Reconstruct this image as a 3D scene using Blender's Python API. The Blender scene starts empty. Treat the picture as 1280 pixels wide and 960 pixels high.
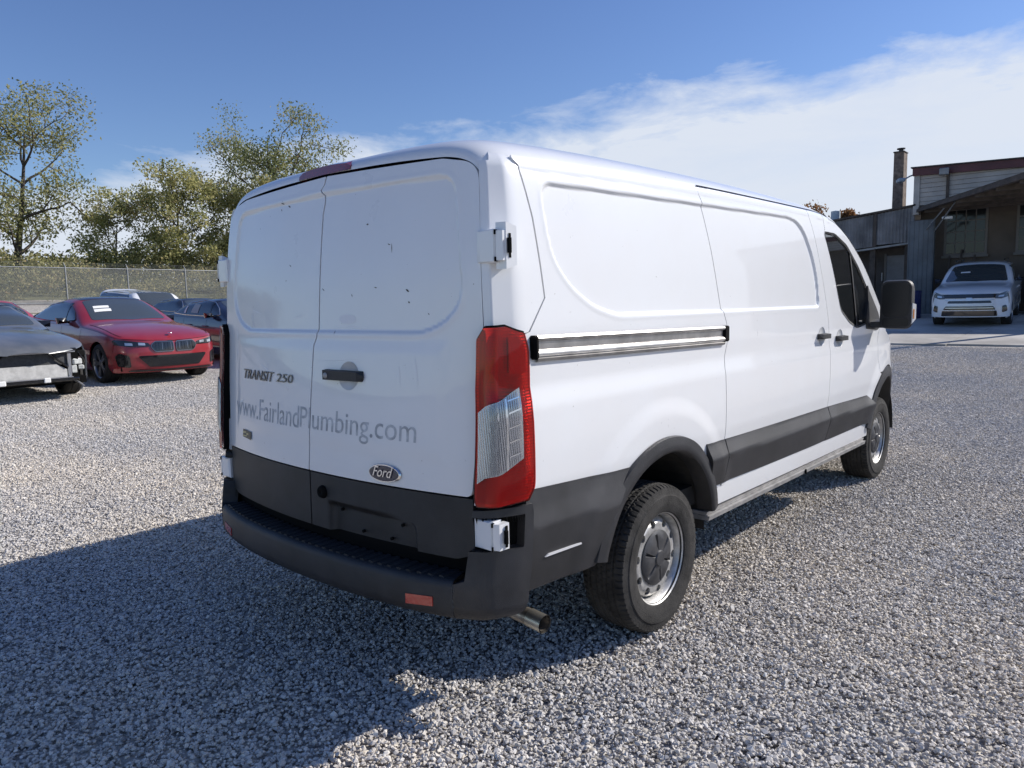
import bpy, bmesh, math, random
import numpy as np
from mathutils import Vector, Matrix, noise

# ------------------------------------------------------------------ camera, sky, sun, exposure
scene = bpy.context.scene
COL = scene.collection
R = math.radians

cam_data = bpy.data.cameras.new('camera')
cam_data.sensor_fit = 'HORIZONTAL'
cam_data.sensor_width = 36.0
cam_data.lens = 36.0 * 915.36 / 1280.0
cam_data.clip_start = 0.05
cam_data.clip_end = 3000.0
cam = bpy.data.objects.new('camera', cam_data)
COL.objects.link(cam)
def _cam_matrix(pos, yaw, pitch, roll):
    f = Vector((math.sin(yaw) * math.cos(pitch), math.cos(yaw) * math.cos(pitch), math.sin(pitch)))
    r = Vector((math.cos(yaw), -math.sin(yaw), 0.0))
    u = r.cross(f)
    r2 = r * math.cos(roll) + u * math.sin(roll)
    u2 = -r * math.sin(roll) + u * math.cos(roll)
    m = Matrix((r2, u2, -f)).transposed().to_4x4()
    m.translation = Vector(pos)
    return m
cam.matrix_world = _cam_matrix((2.6928, -1.7483, 1.558), -0.7241, -0.1089, -0.0215)
scene.camera = cam

# direction to the sun: shadows run by (-TX, -TY) for each metre of height
TX, TY = 0.81, 1.28
SUN_EL = math.atan2(1.0, math.hypot(TX, TY))
SUN_DIR = Vector((TX, TY, 1.0)).normalized()
sun_data = bpy.data.lights.new('sun', 'SUN')
sun_data.energy = 5.0
sun_data.angle = R(0.53)
sun_data.color = (1.0, 0.95, 0.88)
sun = bpy.data.objects.new('sun', sun_data)
COL.objects.link(sun)
sun.rotation_euler = SUN_DIR.to_track_quat('Z', 'Y').to_euler()
sun.location = (30, 36, 36)

world = bpy.data.worlds.new('World')
scene.world = world
world.use_nodes = True
wt = world.node_tree
for n in list(wt.nodes):
    wt.nodes.remove(n)
def wn(t, **k):
    n = wt.nodes.new(t)
    for a, b in k.items():
        setattr(n, a, b)
    return n
def wmath(op, a, b=None, clamp=False):
    n = wn('ShaderNodeMath', operation=op, use_clamp=clamp)
    for i, v in enumerate((a, b)):
        if v is None:
            continue
        if isinstance(v, (int, float)):
            n.inputs[i].default_value = v
        else:
            wt.links.new(v, n.inputs[i])
    return n.outputs[0]
sky = wn('ShaderNodeTexSky', sky_type='NISHITA')
sky.sun_disc = False
sky.sun_elevation = SUN_EL
sky.sun_rotation = math.atan2(TX, TY)
sky.altitude = 100.0
sky.air_density = 1.1
sky.dust_density = 0.2
sky.ozone_density = 5.0
hs = wn('ShaderNodeHueSaturation')
hs.inputs['Hue'].default_value = 0.513
hs.inputs['Saturation'].default_value = 1.07
hs.inputs['Value'].default_value = 1.0
wt.links.new(sky.outputs[0], hs.inputs['Color'])
tc = wn('ShaderNodeTexCoord')
# thin high cloud sheet: it covers the half of the sky beyond the building and frays out along one long edge
sep = wn('ShaderNodeSeparateXYZ')
wt.links.new(tc.outputs['Generated'], sep.inputs[0])
def wnoise(scale, detail, rough, dist=0.0, stretch=(1, 1, 1), off=(0, 0, 0)):
    mp = wn('ShaderNodeMapping')
    mp.inputs['Scale'].default_value = stretch
    mp.inputs['Location'].default_value = off
    wt.links.new(tc.outputs['Generated'], mp.inputs[0])
    n = wn('ShaderNodeTexNoise')
    n.inputs['Scale'].default_value = scale
    n.inputs['Detail'].default_value = detail
    n.inputs['Roughness'].default_value = rough
    n.inputs['Distortion'].default_value = dist
    wt.links.new(mp.outputs[0], n.inputs['Vector'])
    return n.outputs['Fac']
# bank of thin cloud: higher over the building's side of the sky, sinking round towards the fence
limit = wmath('ADD', wmath('MULTIPLY', sep.outputs[1], 0.180), 0.098)
n1 = wnoise(5.5, 9, 0.62, 0.25, (1, 1, 3.2))
n2 = wnoise(3.0, 8, 0.6, 0.4, (1, 1, 4.5), (3, 1, 0))
e2 = wmath('ADD', wmath('SUBTRACT', limit, sep.outputs[2]), wmath('MULTIPLY', wmath('SUBTRACT', n1, 0.5), 0.16))
m_edge = wmath('MULTIPLY', wmath('ADD', e2, 0.012), 22.0, True)
m_in = wmath('ADD', wmath('MULTIPLY', n2, 0.65), 0.66, True)
mask = wmath('MULTIPLY', m_edge, m_in, True)
mask = wmath('MULTIPLY', mask, 0.97)
mix = wn('ShaderNodeMixRGB')
mix.inputs[2].default_value = (5.75, 6.2, 7.0, 1)
wt.links.new(mask, mix.inputs[0])
wt.links.new(hs.outputs[0], mix.inputs[1])
bg = wn('ShaderNodeBackground')
bg.inputs['Strength'].default_value = 0.119
wt.links.new(mix.outputs[0], bg.inputs[0])
wo = wn('ShaderNodeOutputWorld')
wt.links.new(bg.outputs[0], wo.inputs[0])

vs = scene.view_settings
vs.view_transform = 'Standard'
vs.look = 'None'
vs.exposure = 0.10
vs.gamma = 1.0
vs.use_curve_mapping = False
scene.render.resolution_x = 1024
scene.render.resolution_y = 768
scene.cycles.use_denoising = True
scene.cycles.max_bounces = 8
scene.cycles.transparent_max_bounces = 12
scene.cycles.caustics_reflective = False
scene.cycles.caustics_refractive = False

# ------------------------------------------------------------------ small helpers
random.seed(7)
RNG = np.random.default_rng(7)

def mat(name, color, rough=0.5, metal=0.0, coat=0.0, spec=0.5, noise_amt=0.0, noise_scale=8.0, bump=0.0, bump_scale=60.0,
        trans=0.0, coat_rough=0.03, detail=6.0, color2=None, ramp=(0.35, 0.65), coords='Object', alpha=None):
    m = bpy.data.materials.new(name)
    m.use_nodes = True
    nt = m.node_tree
    b = nt.nodes['Principled BSDF']
    b.inputs['Base Color'].default_value = (*color, 1)
    b.inputs['Roughness'].default_value = rough
    b.inputs['Metallic'].default_value = metal
    b.inputs['Coat Weight'].default_value = coat
    b.inputs['Coat Roughness'].default_value = coat_rough
    b.inputs['Specular IOR Level'].default_value = spec
    b.inputs['Transmission Weight'].default_value = trans
    tcn = nt.nodes.new('ShaderNodeTexCoord')
    if noise_amt > 0 or color2 is not None:
        nz = nt.nodes.new('ShaderNodeTexNoise')
        nz.inputs['Scale'].default_value = noise_scale
        nz.inputs['Detail'].default_value = detail
        nz.inputs['Roughness'].default_value = 0.6
        nt.links.new(tcn.outputs[coords], nz.inputs['Vector'])
        rp = nt.nodes.new('ShaderNodeValToRGB')
        c2 = color2 if color2 is not None else tuple(max(0, c * (1 - noise_amt)) for c in color)
        c1 = color if color2 is not None else tuple(min(1, c * (1 + noise_amt * 0.5)) for c in color)
        rp.color_ramp.elements[0].position = ramp[0]
        rp.color_ramp.elements[0].color = (*c2, 1)
        rp.color_ramp.elements[1].position = ramp[1]
        rp.color_ramp.elements[1].color = (*c1, 1)
        nt.links.new(nz.outputs['Fac'], rp.inputs[0])
        nt.links.new(rp.outputs[0], b.inputs['Base Color'])
    if bump > 0:
        nb = nt.nodes.new('ShaderNodeTexNoise')
        nb.inputs['Scale'].default_value = bump_scale
        nb.inputs['Detail'].default_value = 4
        nt.links.new(tcn.outputs[coords], nb.inputs['Vector'])
        bp = nt.nodes.new('ShaderNodeBump')
        bp.inputs['Strength'].default_value = bump
        bp.inputs['Distance'].default_value = 0.01
        nt.links.new(nb.outputs['Fac'], bp.inputs['Height'])
        nt.links.new(bp.outputs[0], b.inputs['Normal'])
    return m

def link(o, parent=None):
    COL.objects.link(o)
    if parent is not None:
        o.parent = parent
        off = parent.get('_off')
        if off is not None:
            o.matrix_parent_inverse = Matrix.Translation(Vector(off)).inverted()
    return o

def thing(name, label, cat, loc=(0, 0, 0), rz=0.0, group=None, world_parts=False):
    o = bpy.data.objects.new(name, None)
    o.empty_display_size = 0.3
    o.location = loc
    o.rotation_euler = (0, 0, rz)
    o['label'] = label
    o['category'] = cat
    if group:
        o['group'] = group
    if world_parts:
        o['_off'] = loc
    COL.objects.link(o)
    return o

def tag(o, label, cat, group=None):
    o['label'] = label
    o['category'] = cat
    if group:
        o['group'] = group
    return o

def mobj(name, verts, faces, material, parent=None, normals=None, smooth=False, mats=None, fmat=None):
    me = bpy.data.meshes.new(name)
    me.from_pydata([tuple(map(float, v)) for v in verts], [], [tuple(map(int, f)) for f in faces])
    for mm in (mats or [material]):
        me.materials.append(mm)
    if fmat is not None:
        me.polygons.foreach_set('material_index', np.array(fmat, dtype=np.int32))
    if smooth or normals is not None:
        me.polygons.foreach_set('use_smooth', np.ones(len(me.polygons), dtype=bool))
    me.update()
    if normals is not None:
        me.normals_split_custom_set_from_vertices([tuple(map(float, n)) for n in normals])
    o = bpy.data.objects.new(name, me)
    return link(o, parent)

class MB:
    """collects simple solids in one mesh"""
    def __init__(s):
        s.v = []; s.f = []; s.m = []
    def add(s, v, f, m=0):
        b = len(s.v)
        s.v += [tuple(x) for x in v]
        s.f += [tuple(i + b for i in q) for q in f]
        s.m += [m] * len(f)
        return s
    def box(s, c, d, rz=0.0, m=0, bev=0.0):
        cx, cy, cz = c; x, y, z = d[0] / 2, d[1] / 2, d[2] / 2
        ca, sa = math.cos(rz), math.sin(rz)
        if bev <= 0:
            P = [(-x, -y, -z), (x, -y, -z), (x, y, -z), (-x, y, -z), (-x, -y, z), (x, -y, z), (x, y, z), (-x, y, z)]
            F = [(0, 3, 2, 1), (4, 5, 6, 7), (0, 1, 5, 4), (1, 2, 6, 5), (2, 3, 7, 6), (3, 0, 4, 7)]
        else:
            b = min(bev, x * .95, y * .95, z * .95)
            P = []; F = []
            for sx in (-1, 1):
                for sy in (-1, 1):
                    for sz in (-1, 1):
                        P += [(sx * x, sy * (y - b), sz * (z - b)), (sx * (x - b), sy * y, sz * (z - b)), (sx * (x - b), sy * (y - b), sz * z)]
            bm = bmesh.new()
            for q in P: bm.verts.new(q)
            r = bmesh.ops.convex_hull(bm, input=bm.verts[:])
            bm.verts.index_update()
            P = [tuple(v.co) for v in bm.verts]
            F = [tuple(v.index for v in f.verts) for f in bm.faces]
            bm.free()
        P = [(cx + a * ca - b2 * sa, cy + a * sa + b2 * ca, cz + c2) for a, b2, c2 in P]
        return s.add(P, F, m)
    def hull(s, pts, m=0):
        bm = bmesh.new()
        for q in pts: bm.verts.new(q)
        bmesh.ops.convex_hull(bm, input=bm.verts[:])
        bmesh.ops.recalc_face_normals(bm, faces=bm.faces[:])
        used = [v for v in bm.verts if v.link_faces]
        ix = {v: i for i, v in enumerate(used)}
        s.add([tuple(v.co) for v in used], [tuple(ix[v] for v in f.verts) for f in bm.faces], m)
        bm.free()
        return s
    def tube(s, pts, rad, n=8, m=0, cap=True):
        pts = [Vector(p) for p in pts]
        rads = rad if hasattr(rad, '__len__') else [rad] * len(pts)
        ref = None; V = []; F = []
        for i, p in enumerate(pts):
            t = (pts[min(i + 1, len(pts) - 1)] - pts[max(i - 1, 0)])
            t = t.normalized() if t.length > 1e-9 else Vector((0, 0, 1))
            if ref is None:
                ref = t.orthogonal().normalized()
            ref = (ref - t * ref.dot(t))
            ref = ref.normalized() if ref.length > 1e-6 else t.orthogonal().normalized()
            bi = t.cross(ref)
            for k in range(n):
                a = 2 * math.pi * k / n
                V.append(p + (ref * math.cos(a) + bi * math.sin(a)) * rads[i])
        for i in range(len(pts) - 1):
            for k in range(n):
                a = i * n + k; b = i * n + (k + 1) % n
                F.append((a, b, b + n, a + n))
        if cap:
            F.append(tuple(reversed(range(n))))
            F.append(tuple(range((len(pts) - 1) * n, len(pts) * n)))
        return s.add(V, F, m)
    def lathe(s, prof, c, axis='x', n=48, m=0, closed=False):
        """prof: list of (axial, radius)"""
        V = []; F = []
        k = len(prof)
        for j in range(n):
            a = 2 * math.pi * j / n
            for (ax, r) in prof:
                if axis == 'x': V.append((c[0] + ax, c[1] + r * math.cos(a), c[2] + r * math.sin(a)))
                elif axis == 'y': V.append((c[0] + r * math.cos(a), c[1] + ax, c[2] - r * math.sin(a)))
                else: V.append((c[0] + r * math.cos(a), c[1] + r * math.sin(a), c[2] + ax))
        for j in range(n):
            j2 = (j + 1) % n
            for i in range(k if closed else k - 1):
                i2 = (i + 1) % k
                F.append((j * k + i, j2 * k + i, j2 * k + i2, j * k + i2))
        return s.add(V, F, m)
    def build(s, name, material, parent=None, smooth=False, mats=None, recalc=False):
        o = mobj(name, s.v, s.f, material, parent, smooth=smooth, mats=mats, fmat=s.m if mats else None)
        if recalc:
            bm = bmesh.new(); bm.from_mesh(o.data)
            bmesh.ops.recalc_face_normals(bm, faces=bm.faces[:])
            bm.to_mesh(o.data); bm.free()
        return o

def auto_smooth(o, ang=35):
    """smooth shading with sharp edges above the angle"""
    me = o.data
    bm = bmesh.new(); bm.from_mesh(me)
    lim = R(ang)
    for e in bm.edges:
        if len(e.link_faces) == 2:
            e.smooth = e.calc_face_angle(0.0) < lim
        else:
            e.smooth = False
    for f in bm.faces: f.smooth = True
    bm.to_mesh(me); bm.free()
    return o

def curve1(pts):
    """smooth monotone interpolation through (x, y) knots"""
    xs = np.array([p[0] for p in pts], float); ys = np.array([p[1] for p in pts], float)
    h = np.diff(xs); d = np.diff(ys) / h
    m = np.zeros(len(xs))
    m[1:-1] = np.where(d[:-1] * d[1:] > 0, 2 * d[:-1] * d[1:] / np.where(d[:-1] + d[1:] == 0, 1, d[:-1] + d[1:]), 0)
    m[0] = d[0]; m[-1] = d[-1]
    def f(x):
        x = np.clip(np.asarray(x, float), xs[0], xs[-1])
        i = np.clip(np.searchsorted(xs, x) - 1, 0, len(h) - 1)
        t = (x - xs[i]) / h[i]
        return ((1 + 2 * t) * (1 - t) ** 2 * ys[i] + t * (1 - t) ** 2 * h[i] * m[i] + t * t * (3 - 2 * t) * ys[i + 1] + t * t * (t - 1) * h[i] * m[i + 1])
    return f

def fillet(pts, n=6):
    """polygon corners (u, v, radius) rounded"""
    out = []
    L = len(pts)
    for i in range(L):
        p = Vector(pts[i][:2]); r = pts[i][2] if len(pts[i]) > 2 else 0
        if r <= 0:
            out.append((p.x, p.y)); continue
        a = Vector(pts[i - 1][:2]) - p; b = Vector(pts[(i + 1) % L][:2]) - p
        la, lb = a.length, b.length
        a.normalize(); b.normalize()
        ang = a.angle(b)
        d = min(r / max(math.tan(ang / 2), 1e-3), la * 0.49, lb * 0.49)
        A = p + a * d; B = p + b * d
        for k in range(n + 1):
            t = k / n
            q = A * (1 - t) ** 2 + p * 2 * t * (1 - t) + B * t * t
            out.append((q.x, q.y))
    return out

def _clip(poly, ax, val, ge):
    out = []
    n = len(poly)
    for i in range(n):
        a = poly[i]; b = poly[(i + 1) % n]
        ia = (a[ax] >= val) if ge else (a[ax] <= val)
        ib = (b[ax] >= val) if ge else (b[ax] <= val)
        if ia: out.append(a)
        if ia != ib:
            t = (val - a[ax]) / (b[ax] - a[ax])
            q = [a[0] + (b[0] - a[0]) * t, a[1] + (b[1] - a[1]) * t]
            q[ax] = val
            out.append(tuple(q))
    return out

def grid_poly(poly, du, dv):
    """polygon cut along a grid -> 2-D verts, faces"""
    us = [p[0] for p in poly]; vs_ = [p[1] for p in poly]
    V = {}; P = []; F = []
    def vid(q):
        k = (round(q[0], 5), round(q[1], 5))
        if k not in V:
            V[k] = len(P); P.append(k)
        return V[k]
    i0, i1 = math.floor(min(us) / du), math.ceil(max(us) / du)
    for i in range(i0, i1):
        st = _clip(_clip(poly, 0, i * du, True), 0, (i + 1) * du, False)
        if len(st) < 3: continue
        sv = [p[1] for p in st]
        for j in range(math.floor(min(sv) / dv), math.ceil(max(sv) / dv)):
            c = _clip(_clip(st, 1, j * dv, True), 1, (j + 1) * dv, False)
            if len(c) < 3: continue
            area = sum(c[k][0] * c[(k + 1) % len(c)][1] - c[(k + 1) % len(c)][0] * c[k][1] for k in range(len(c)))
            if abs(area) < 1e-8: continue
            ids = []
            for q in c:
                t = vid(q)
                if t not in ids: ids.append(t)
            if len(ids) >= 3: F.append(ids)
    return P, F

def surf_eval(S, uv, eps=1e-3):
    uv = np.asarray(uv, float)
    u, v = uv[:, 0], uv[:, 1]
    p = S(u, v)
    nu = S(u + eps, v) - S(u - eps, v)
    nv = S(u, v + eps) - S(u, v - eps)
    n = np.cross(nu, nv)
    n /= np.maximum(np.linalg.norm(n, axis=1, keepdims=True), 1e-12)
    return p, n

def panel(name, poly, S, out_dir, material, parent, du=0.04, dv=0.04, thick=0.018, off=0.0, rim=True, edge_r=0.0):
    """sheet panel cut to a polygon of the surface S(u, v), standing off by `off`, with a rim folded inwards"""
    P, F = grid_poly(poly, du, dv)
    p, n = surf_eval(S, P)
    c = n @ np.array(out_dir, float)
    sgn = 1.0 if np.mean(c) > 0 else -1.0
    n = n * sgn
    verts = list(p + n * off); norms = list(n)
    faces = [list(f) for f in F]
    # orientation
    f0 = max(faces, key=len)
    fl = 0
    for f in faces[:: max(1, len(faces) // 25)]:
        a, b, d = (Vector(verts[f[0]]), Vector(verts[f[1]]), Vector(verts[f[2]]))
        g = (b - a).cross(d - a)
        fl += 1 if g.dot(Vector(norms[f[0]])) > 0 else -1
    if fl < 0:
        faces = [f[::-1] for f in faces]
    if rim:
        bp = []
        L = len(poly)
        for i in range(L):
            a = np.array(poly[i]); b = np.array(poly[(i + 1) % L])
            k = max(1, int(np.ceil(np.hypot(*(b - a)) / (max(du, dv) * 1.0))))
            for j in range(k):
                bp.append(a + (b - a) * j / k)
        bp = np.array(bp)
        q, m = surf_eval(S, bp)
        m = m * sgn
        top = q + m * off; bot = top - m * thick
        N = len(bp)
        t = np.roll(top, -1, 0) - np.roll(top, 1, 0)
        w = np.cross(t, m); w /= np.maximum(np.linalg.norm(w, axis=1, keepdims=True), 1e-9)
        ctr = top.mean(0)
        area = sum(poly[k][0] * poly[(k + 1) % L][1] - poly[(k + 1) % L][0] * poly[k][1] for k in range(L))
        # outward test on a convex extreme point
        ie = int(np.argmax(((bp - bp.mean(0)) ** 2).sum(1)))
        if np.dot(w[ie], top[ie] - ctr) < 0: w = -w
        base = len(verts)
        verts += list(top) + list(bot); norms += list(w) + list(w)
        a, b, c2 = Vector(top[0]), Vector(top[1]), Vector(bot[1])
        flip = (b - a).cross(c2 - a).dot(Vector(w[0])) < 0
        for i in range(N):
            j = (i + 1) % N
            f = [base + i, base + j, base + N + j, base + N + i]
            faces.append(f[::-1] if flip else f)
    return mobj(name, verts, faces, material, parent, normals=norms)

# ------------------------------------------------------------------ the van: shape functions (rear at y = 0, nose towards +y)
PLAN = curve1([(-0.2, 0.978), (0.1, 0.990), (0.3, 1.000), (0.8, 1.012), (1.8, 1.022), (3.0, 1.026), (4.2, 1.022), (4.7, 1.008), (5.1, 0.965), (5.4, 0.90), (5.62, 0.80), (5.78, 0.64), (5.86, 0.44)])
PROF = curve1([(0.36, -0.055), (0.46, -0.034), (0.58, -0.022), (0.80, -0.012), (0.90, -0.002), (1.02, 0.0), (1.16, -0.003), (1.27, -0.018), (1.34, -0.017), (1.46, -0.021),
               (1.56, -0.026), (1.70, -0.033), (1.85, -0.044), (2.00, -0.060), (2.08, -0.074), (2.15, -0.09)])
V1 = curve1([(0.0, 2.035), (0.4, 2.045), (1.0, 2.062), (2.0, 2.075), (3.2, 2.078), (3.6, 2.055), (3.85, 1.985), (4.15, 1.84), (4.45, 1.645), (4.75, 1.44), (4.92, 1.32), (5.08, 1.235), (5.35, 1.14), (5.62, 1.02), (5.8, 0.87), (5.9, 0.72)])
HT = curve1([(0.0, 0.140), (0.6, 0.165), (2.0, 0.168), (3.2, 0.148), (3.8, 0.118), (4.5, 0.09), (4.92, 0.08), (5.3, 0.10), (5.86, 0.05)])
YC = curve1([(0.30, -0.020), (0.83, -0.014), (1.10, 0.010), (1.455, 0.050), (1.71, 0.070), (2.03, 0.108), (2.14, 0.128)])
BOW = curve1([(0.3, 0.105), (0.86, 0.100), (1.48, 0.074), (1.8, 0.062), (2.1, 0.056)])
AX_R, AX_F = (1.185, 0.355), (4.93, 0.355)
ARCH_C_R, ARCH_C_F = (1.20, 0.385), (4.93, 0.385)

def sdf_poly(poly, u, v):
    """signed distance, negative inside"""
    P = np.array(poly, float); Q = np.roll(P, -1, 0)
    u = np.asarray(u, float); v = np.asarray(v, float)
    d = np.full(u.shape, 1e9); ins = np.zeros(u.shape, bool)
    for (ax, ay), (bx, by) in zip(P, Q):
        ex, ey = bx - ax, by - ay
        t = np.clip(((u - ax) * ex + (v - ay) * ey) / (ex * ex + ey * ey + 1e-12), 0, 1)
        d = np.minimum(d, np.hypot(u - ax - t * ex, v - ay - t * ey))
        c = ((ay > v) != (by > v)) & (u < (bx - ax) * (v - ay) / (by - ay + 1e-12) + ax)
        ins ^= c
    return np.where(ins, -d, d)

def sstep(a, b, x):
    t = np.clip((x - a) / (b - a), 0, 1)
    return t * t * (3 - 2 * t)

STAMP = fillet([(0.408, 2.006, .07), (0.424, 1.84, .6), (0.452, 1.725, .5), (0.545, 1.622, .5), (0.69, 1.540, .5), (0.86, 1.500, .5), (3.245, 1.492, .05), (3.225, 1.67, .5), (3.16, 1.82, .5), (3.04, 1.975, .3), (2.93, 2.035, .3), (2.78, 2.051, .3)], 9)

def xside(y, z):
    y = np.asarray(y, float); z = np.asarray(z, float)
    v1 = V1(y)
    x = PLAN(y) + PROF(np.minimum(z, v1))
    k = np.clip((z - v1) / HT(y), 0, 0.995)
    x = x * (1 - k * k) ** (1 / 6)
    return x

def xside_stamped(y, z):
    x = xside(y, z)
    m = (np.asarray(y) > 0.3) & (np.asarray(y) < 3.4)
    d = np.full(np.shape(x), 1.0)
    if np.any(m):
        d[m] = sdf_poly(STAMP, np.asarray(y)[m], np.asarray(z)[m])
    x = x - 0.012 * sstep(0.004, -0.013, d) + 0.0012 * np.exp(-((d - 0.011) / 0.010) ** 2)
    # blister round the rear wheel arch
    r = np.hypot(np.asarray(y) - ARCH_C_R[0], np.asarray(z) - ARCH_C_R[1])
    x = x + 0.010 * sstep(0.74, 0.64, r)
    r = np.hypot(np.asarray(y) - ARCH_C_F[0], np.asarray(z) - ARCH_C_F[1])
    return x + 0.014 * sstep(0.74, 0.60, r)

def yrear(x, z):
    return YC(z) + BOW(z) * (np.abs(x) / 0.9) ** 2.1

_rs = [(0.765, 2.028, .09), (0.795, 1.80, .5), (0.815, 1.63, .3), (0.800, 1.555, .3), (0.735, 1.492, .3), (0.63, 1.454, .3)]
RSTAMP = fillet([(0.0, 2.040)] + _rs + [(-a, b, r) for a, b, r in _rs[::-1]], 9)
PLATE = fillet([(0.115, 0.748, .02), (0.600, 0.735, .02), (0.612, 0.600, .03), (0.125, 0.560, .03)])

def yrear_stamped(x, z):
    y = yrear(x, z)
    d = sdf_poly(RSTAMP, x, z)
    y = y + 0.009 * sstep(0.003, -0.012, d) - 0.0015 * np.exp(-((d - 0.010) / 0.010) ** 2)
    # raised lower field of the doors
    lo = np.maximum(np.abs(np.asarray(x)) - 0.70, np.abs(np.asarray(z) - 1.20) - 0.17)
    return y - 0.004 * sstep(0.07, 0.0, lo)

def Sside(s):
    return lambda u, v: np.stack([s * xside_stamped(u, v), np.asarray(u, float), np.asarray(v, float)], 1)
def Sside_plain(s):
    return lambda u, v: np.stack([s * xside(u, v), np.asarray(u, float), np.asarray(v, float)], 1)
def Srear(u, v):
    return np.stack([np.asarray(u, float), yrear_stamped(u, v), np.asarray(v, float)], 1)
def Srear_plain(u, v):
    return np.stack([np.asarray(u, float), yrear(u, v), np.asarray(v, float)], 1)
def Srear_low(u, v):
    d = sdf_poly(PLATE, u, v)
    return np.stack([np.asarray(u, float), yrear(u, v) + 0.030 * sstep(0.003, -0.012, d), np.asarray(v, float)], 1)

def Scorner(s):
    def S(u, v):
        u = np.asarray(u, float); z = np.asarray(v, float)
        zz = np.minimum(z, 2.05)
        sh = np.clip((z - 2.035) / 0.125, 0, 0.99)
        dy = 0.30 * (1 - (1 - sh ** 2) ** 0.25)
        shx = (1 - sh ** 2) ** (1 / 6)
        ones = np.ones_like(z)
        A = np.stack([0.86 * ones, yrear(0.86 * ones, zz)], 1)
        B = np.stack([xside(0.12 * ones, zz) - 0.030, yrear(0.935 * ones, zz) + 0.002], 1)
        C = np.stack([xside(0.235 * ones, zz), 0.235 * ones], 1)
        D = np.stack([xside(0.435 * ones, zz), 0.435 * ones], 1)
        def seg(P, Q, t): return P + (Q - P) * t[:, None]
        def path(t):
            t1 = np.clip(t, -1, 1); t2 = np.clip(t - 1, 0, 1); t3 = np.clip(t - 2, 0, 2)
            p = np.where((t < 1)[:, None], seg(A, B, t1), np.where((t < 2)[:, None], seg(B, C, t2), seg(C, D, t3)))
            return p
        p = path(u)
        for knot, w in ((1.0, 0.08), (2.0, 0.22)):
            m = np.abs(u - knot) < w
            t = np.clip((u - knot + w) / (2 * w), 0, 1)[:, None]
            K = B if knot == 1.0 else C
            q = path(np.full_like(u, knot - w)) * (1 - t) ** 2 + K * 2 * t * (1 - t) + path(np.full_like(u, knot + w)) * t * t
            p = np.where(m[:, None], q, p)
        return np.stack([s * p[:, 0] * shx, p[:, 1] + dy, z], 1)
    return S

# ------------------------------------------------------------------ materials of the van
def paint_white():
    m = bpy.data.materials.new('white_paint')
    m.use_nodes = True
    nt = m.node_tree
    b = nt.nodes['Principled BSDF']
    b.inputs['Roughness'].default_value = 0.32
    b.inputs['Coat Weight'].default_value = 0.65
    b.inputs['Coat Roughness'].default_value = 0.03
    t = nt.nodes.new('ShaderNodeTexCoord')
    # road film: broad noise, stronger low down on the panels, plus fine specks
    n1 = nt.nodes.new('ShaderNodeTexNoise'); n1.inputs['Scale'].default_value = 2.3; n1.inputs['Detail'].default_value = 8; n1.inputs['Roughness'].default_value = .65
    n2 = nt.nodes.new('ShaderNodeTexNoise'); n2.inputs['Scale'].default_value = 55; n2.inputs['Detail'].default_value = 3
    nt.links.new(t.outputs['Object'], n1.inputs[0]); nt.links.new(t.outputs['Object'], n2.inputs[0])
    r1 = nt.nodes.new('ShaderNodeValToRGB')
    r1.color_ramp.elements[0].position = .40; r1.color_ramp.elements[0].color = (.780, .782, .785, 1)
    r1.color_ramp.elements[1].position = .66; r1.color_ramp.elements[1].color = (.79, .80, .81, 1)
    nt.links.new(n1.outputs['Fac'], r1.inputs[0])
    r2 = nt.nodes.new('ShaderNodeValToRGB')
    r2.color_ramp.elements[0].position = .235; r2.color_ramp.elements[0].color = (.45, .42, .38, 1)
    r2.color_ramp.elements[1].position = .255; r2.color_ramp.elements[1].color = (1, 1, 1, 1)
    nt.links.new(n2.outputs['Fac'], r2.inputs[0])
    mx = nt.nodes.new('ShaderNodeMixRGB'); mx.blend_type = 'MULTIPLY'; mx.inputs[0].default_value = .8
    nt.links.new(r1.outputs[0], mx.inputs[1]); nt.links.new(r2.outputs[0], mx.inputs[2])
    nt.links.new(mx.outputs[0], b.inputs['Base Color'])
    rr = nt.nodes.new('ShaderNodeMapRange'); rr.inputs['To Min'].default_value = .24; rr.inputs['To Max'].default_value = .34
    nt.links.new(n1.outputs['Fac'], rr.inputs[0]); nt.links.new(rr.outputs[0], b.inputs['Roughness'])
    return m
M = {}
M['white'] = paint_white()
M['black'] = mat('black_textured_plastic', (.024, .024, .026), rough=.52, noise_amt=.4, noise_scale=5, bump=.25, bump_scale=420)
M['clad'] = mat('grey_black_cladding', (.030, .030, .033), rough=.46, noise_amt=.5, noise_scale=3.2, bump=.22, bump_scale=420)
M['void'] = mat('black_void', (.006, .006, .006), rough=.9, spec=.1)
M['rubber'] = mat('tyre_rubber', (.040, .038, .036), rough=.85, noise_amt=.5, noise_scale=9, bump=.35, bump_scale=160, spec=.3)
M['steel'] = mat('silver_wheel_paint', (.56, .55, .53), rough=.45, metal=.6, noise_amt=.35, noise_scale=14)
M['hubcap'] = mat('dark_hub_plastic', (.055, .055, .058), rough=.42, noise_amt=.4, noise_scale=20)
M['alu'] = mat('worn_aluminium', (.40, .39, .38), rough=.55, metal=.4, noise_amt=.3, noise_scale=12)
M['rail'] = mat('track_steel', (.46, .45, .44), rough=.38, metal=.9, noise_amt=.25, noise_scale=9)
M['glass_dark'] = mat('tinted_glass', (.012, .013, .014), rough=.03, spec=.7, coat=.5)
M['mirror'] = mat('mirror_glass', (.55, .57, .60), rough=.03, metal=1.0)
M['exhaust'] = mat('exhaust_steel', (.42, .38, .33), rough=.40, metal=.9, noise_amt=.45, noise_scale=18)
M['amber'] = mat('amber_lens', (.80, .30, .04), rough=.12, coat=1)
M['lens_white'] = mat('white_lens', (.75, .76, .78), rough=.12, coat=1)
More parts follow.
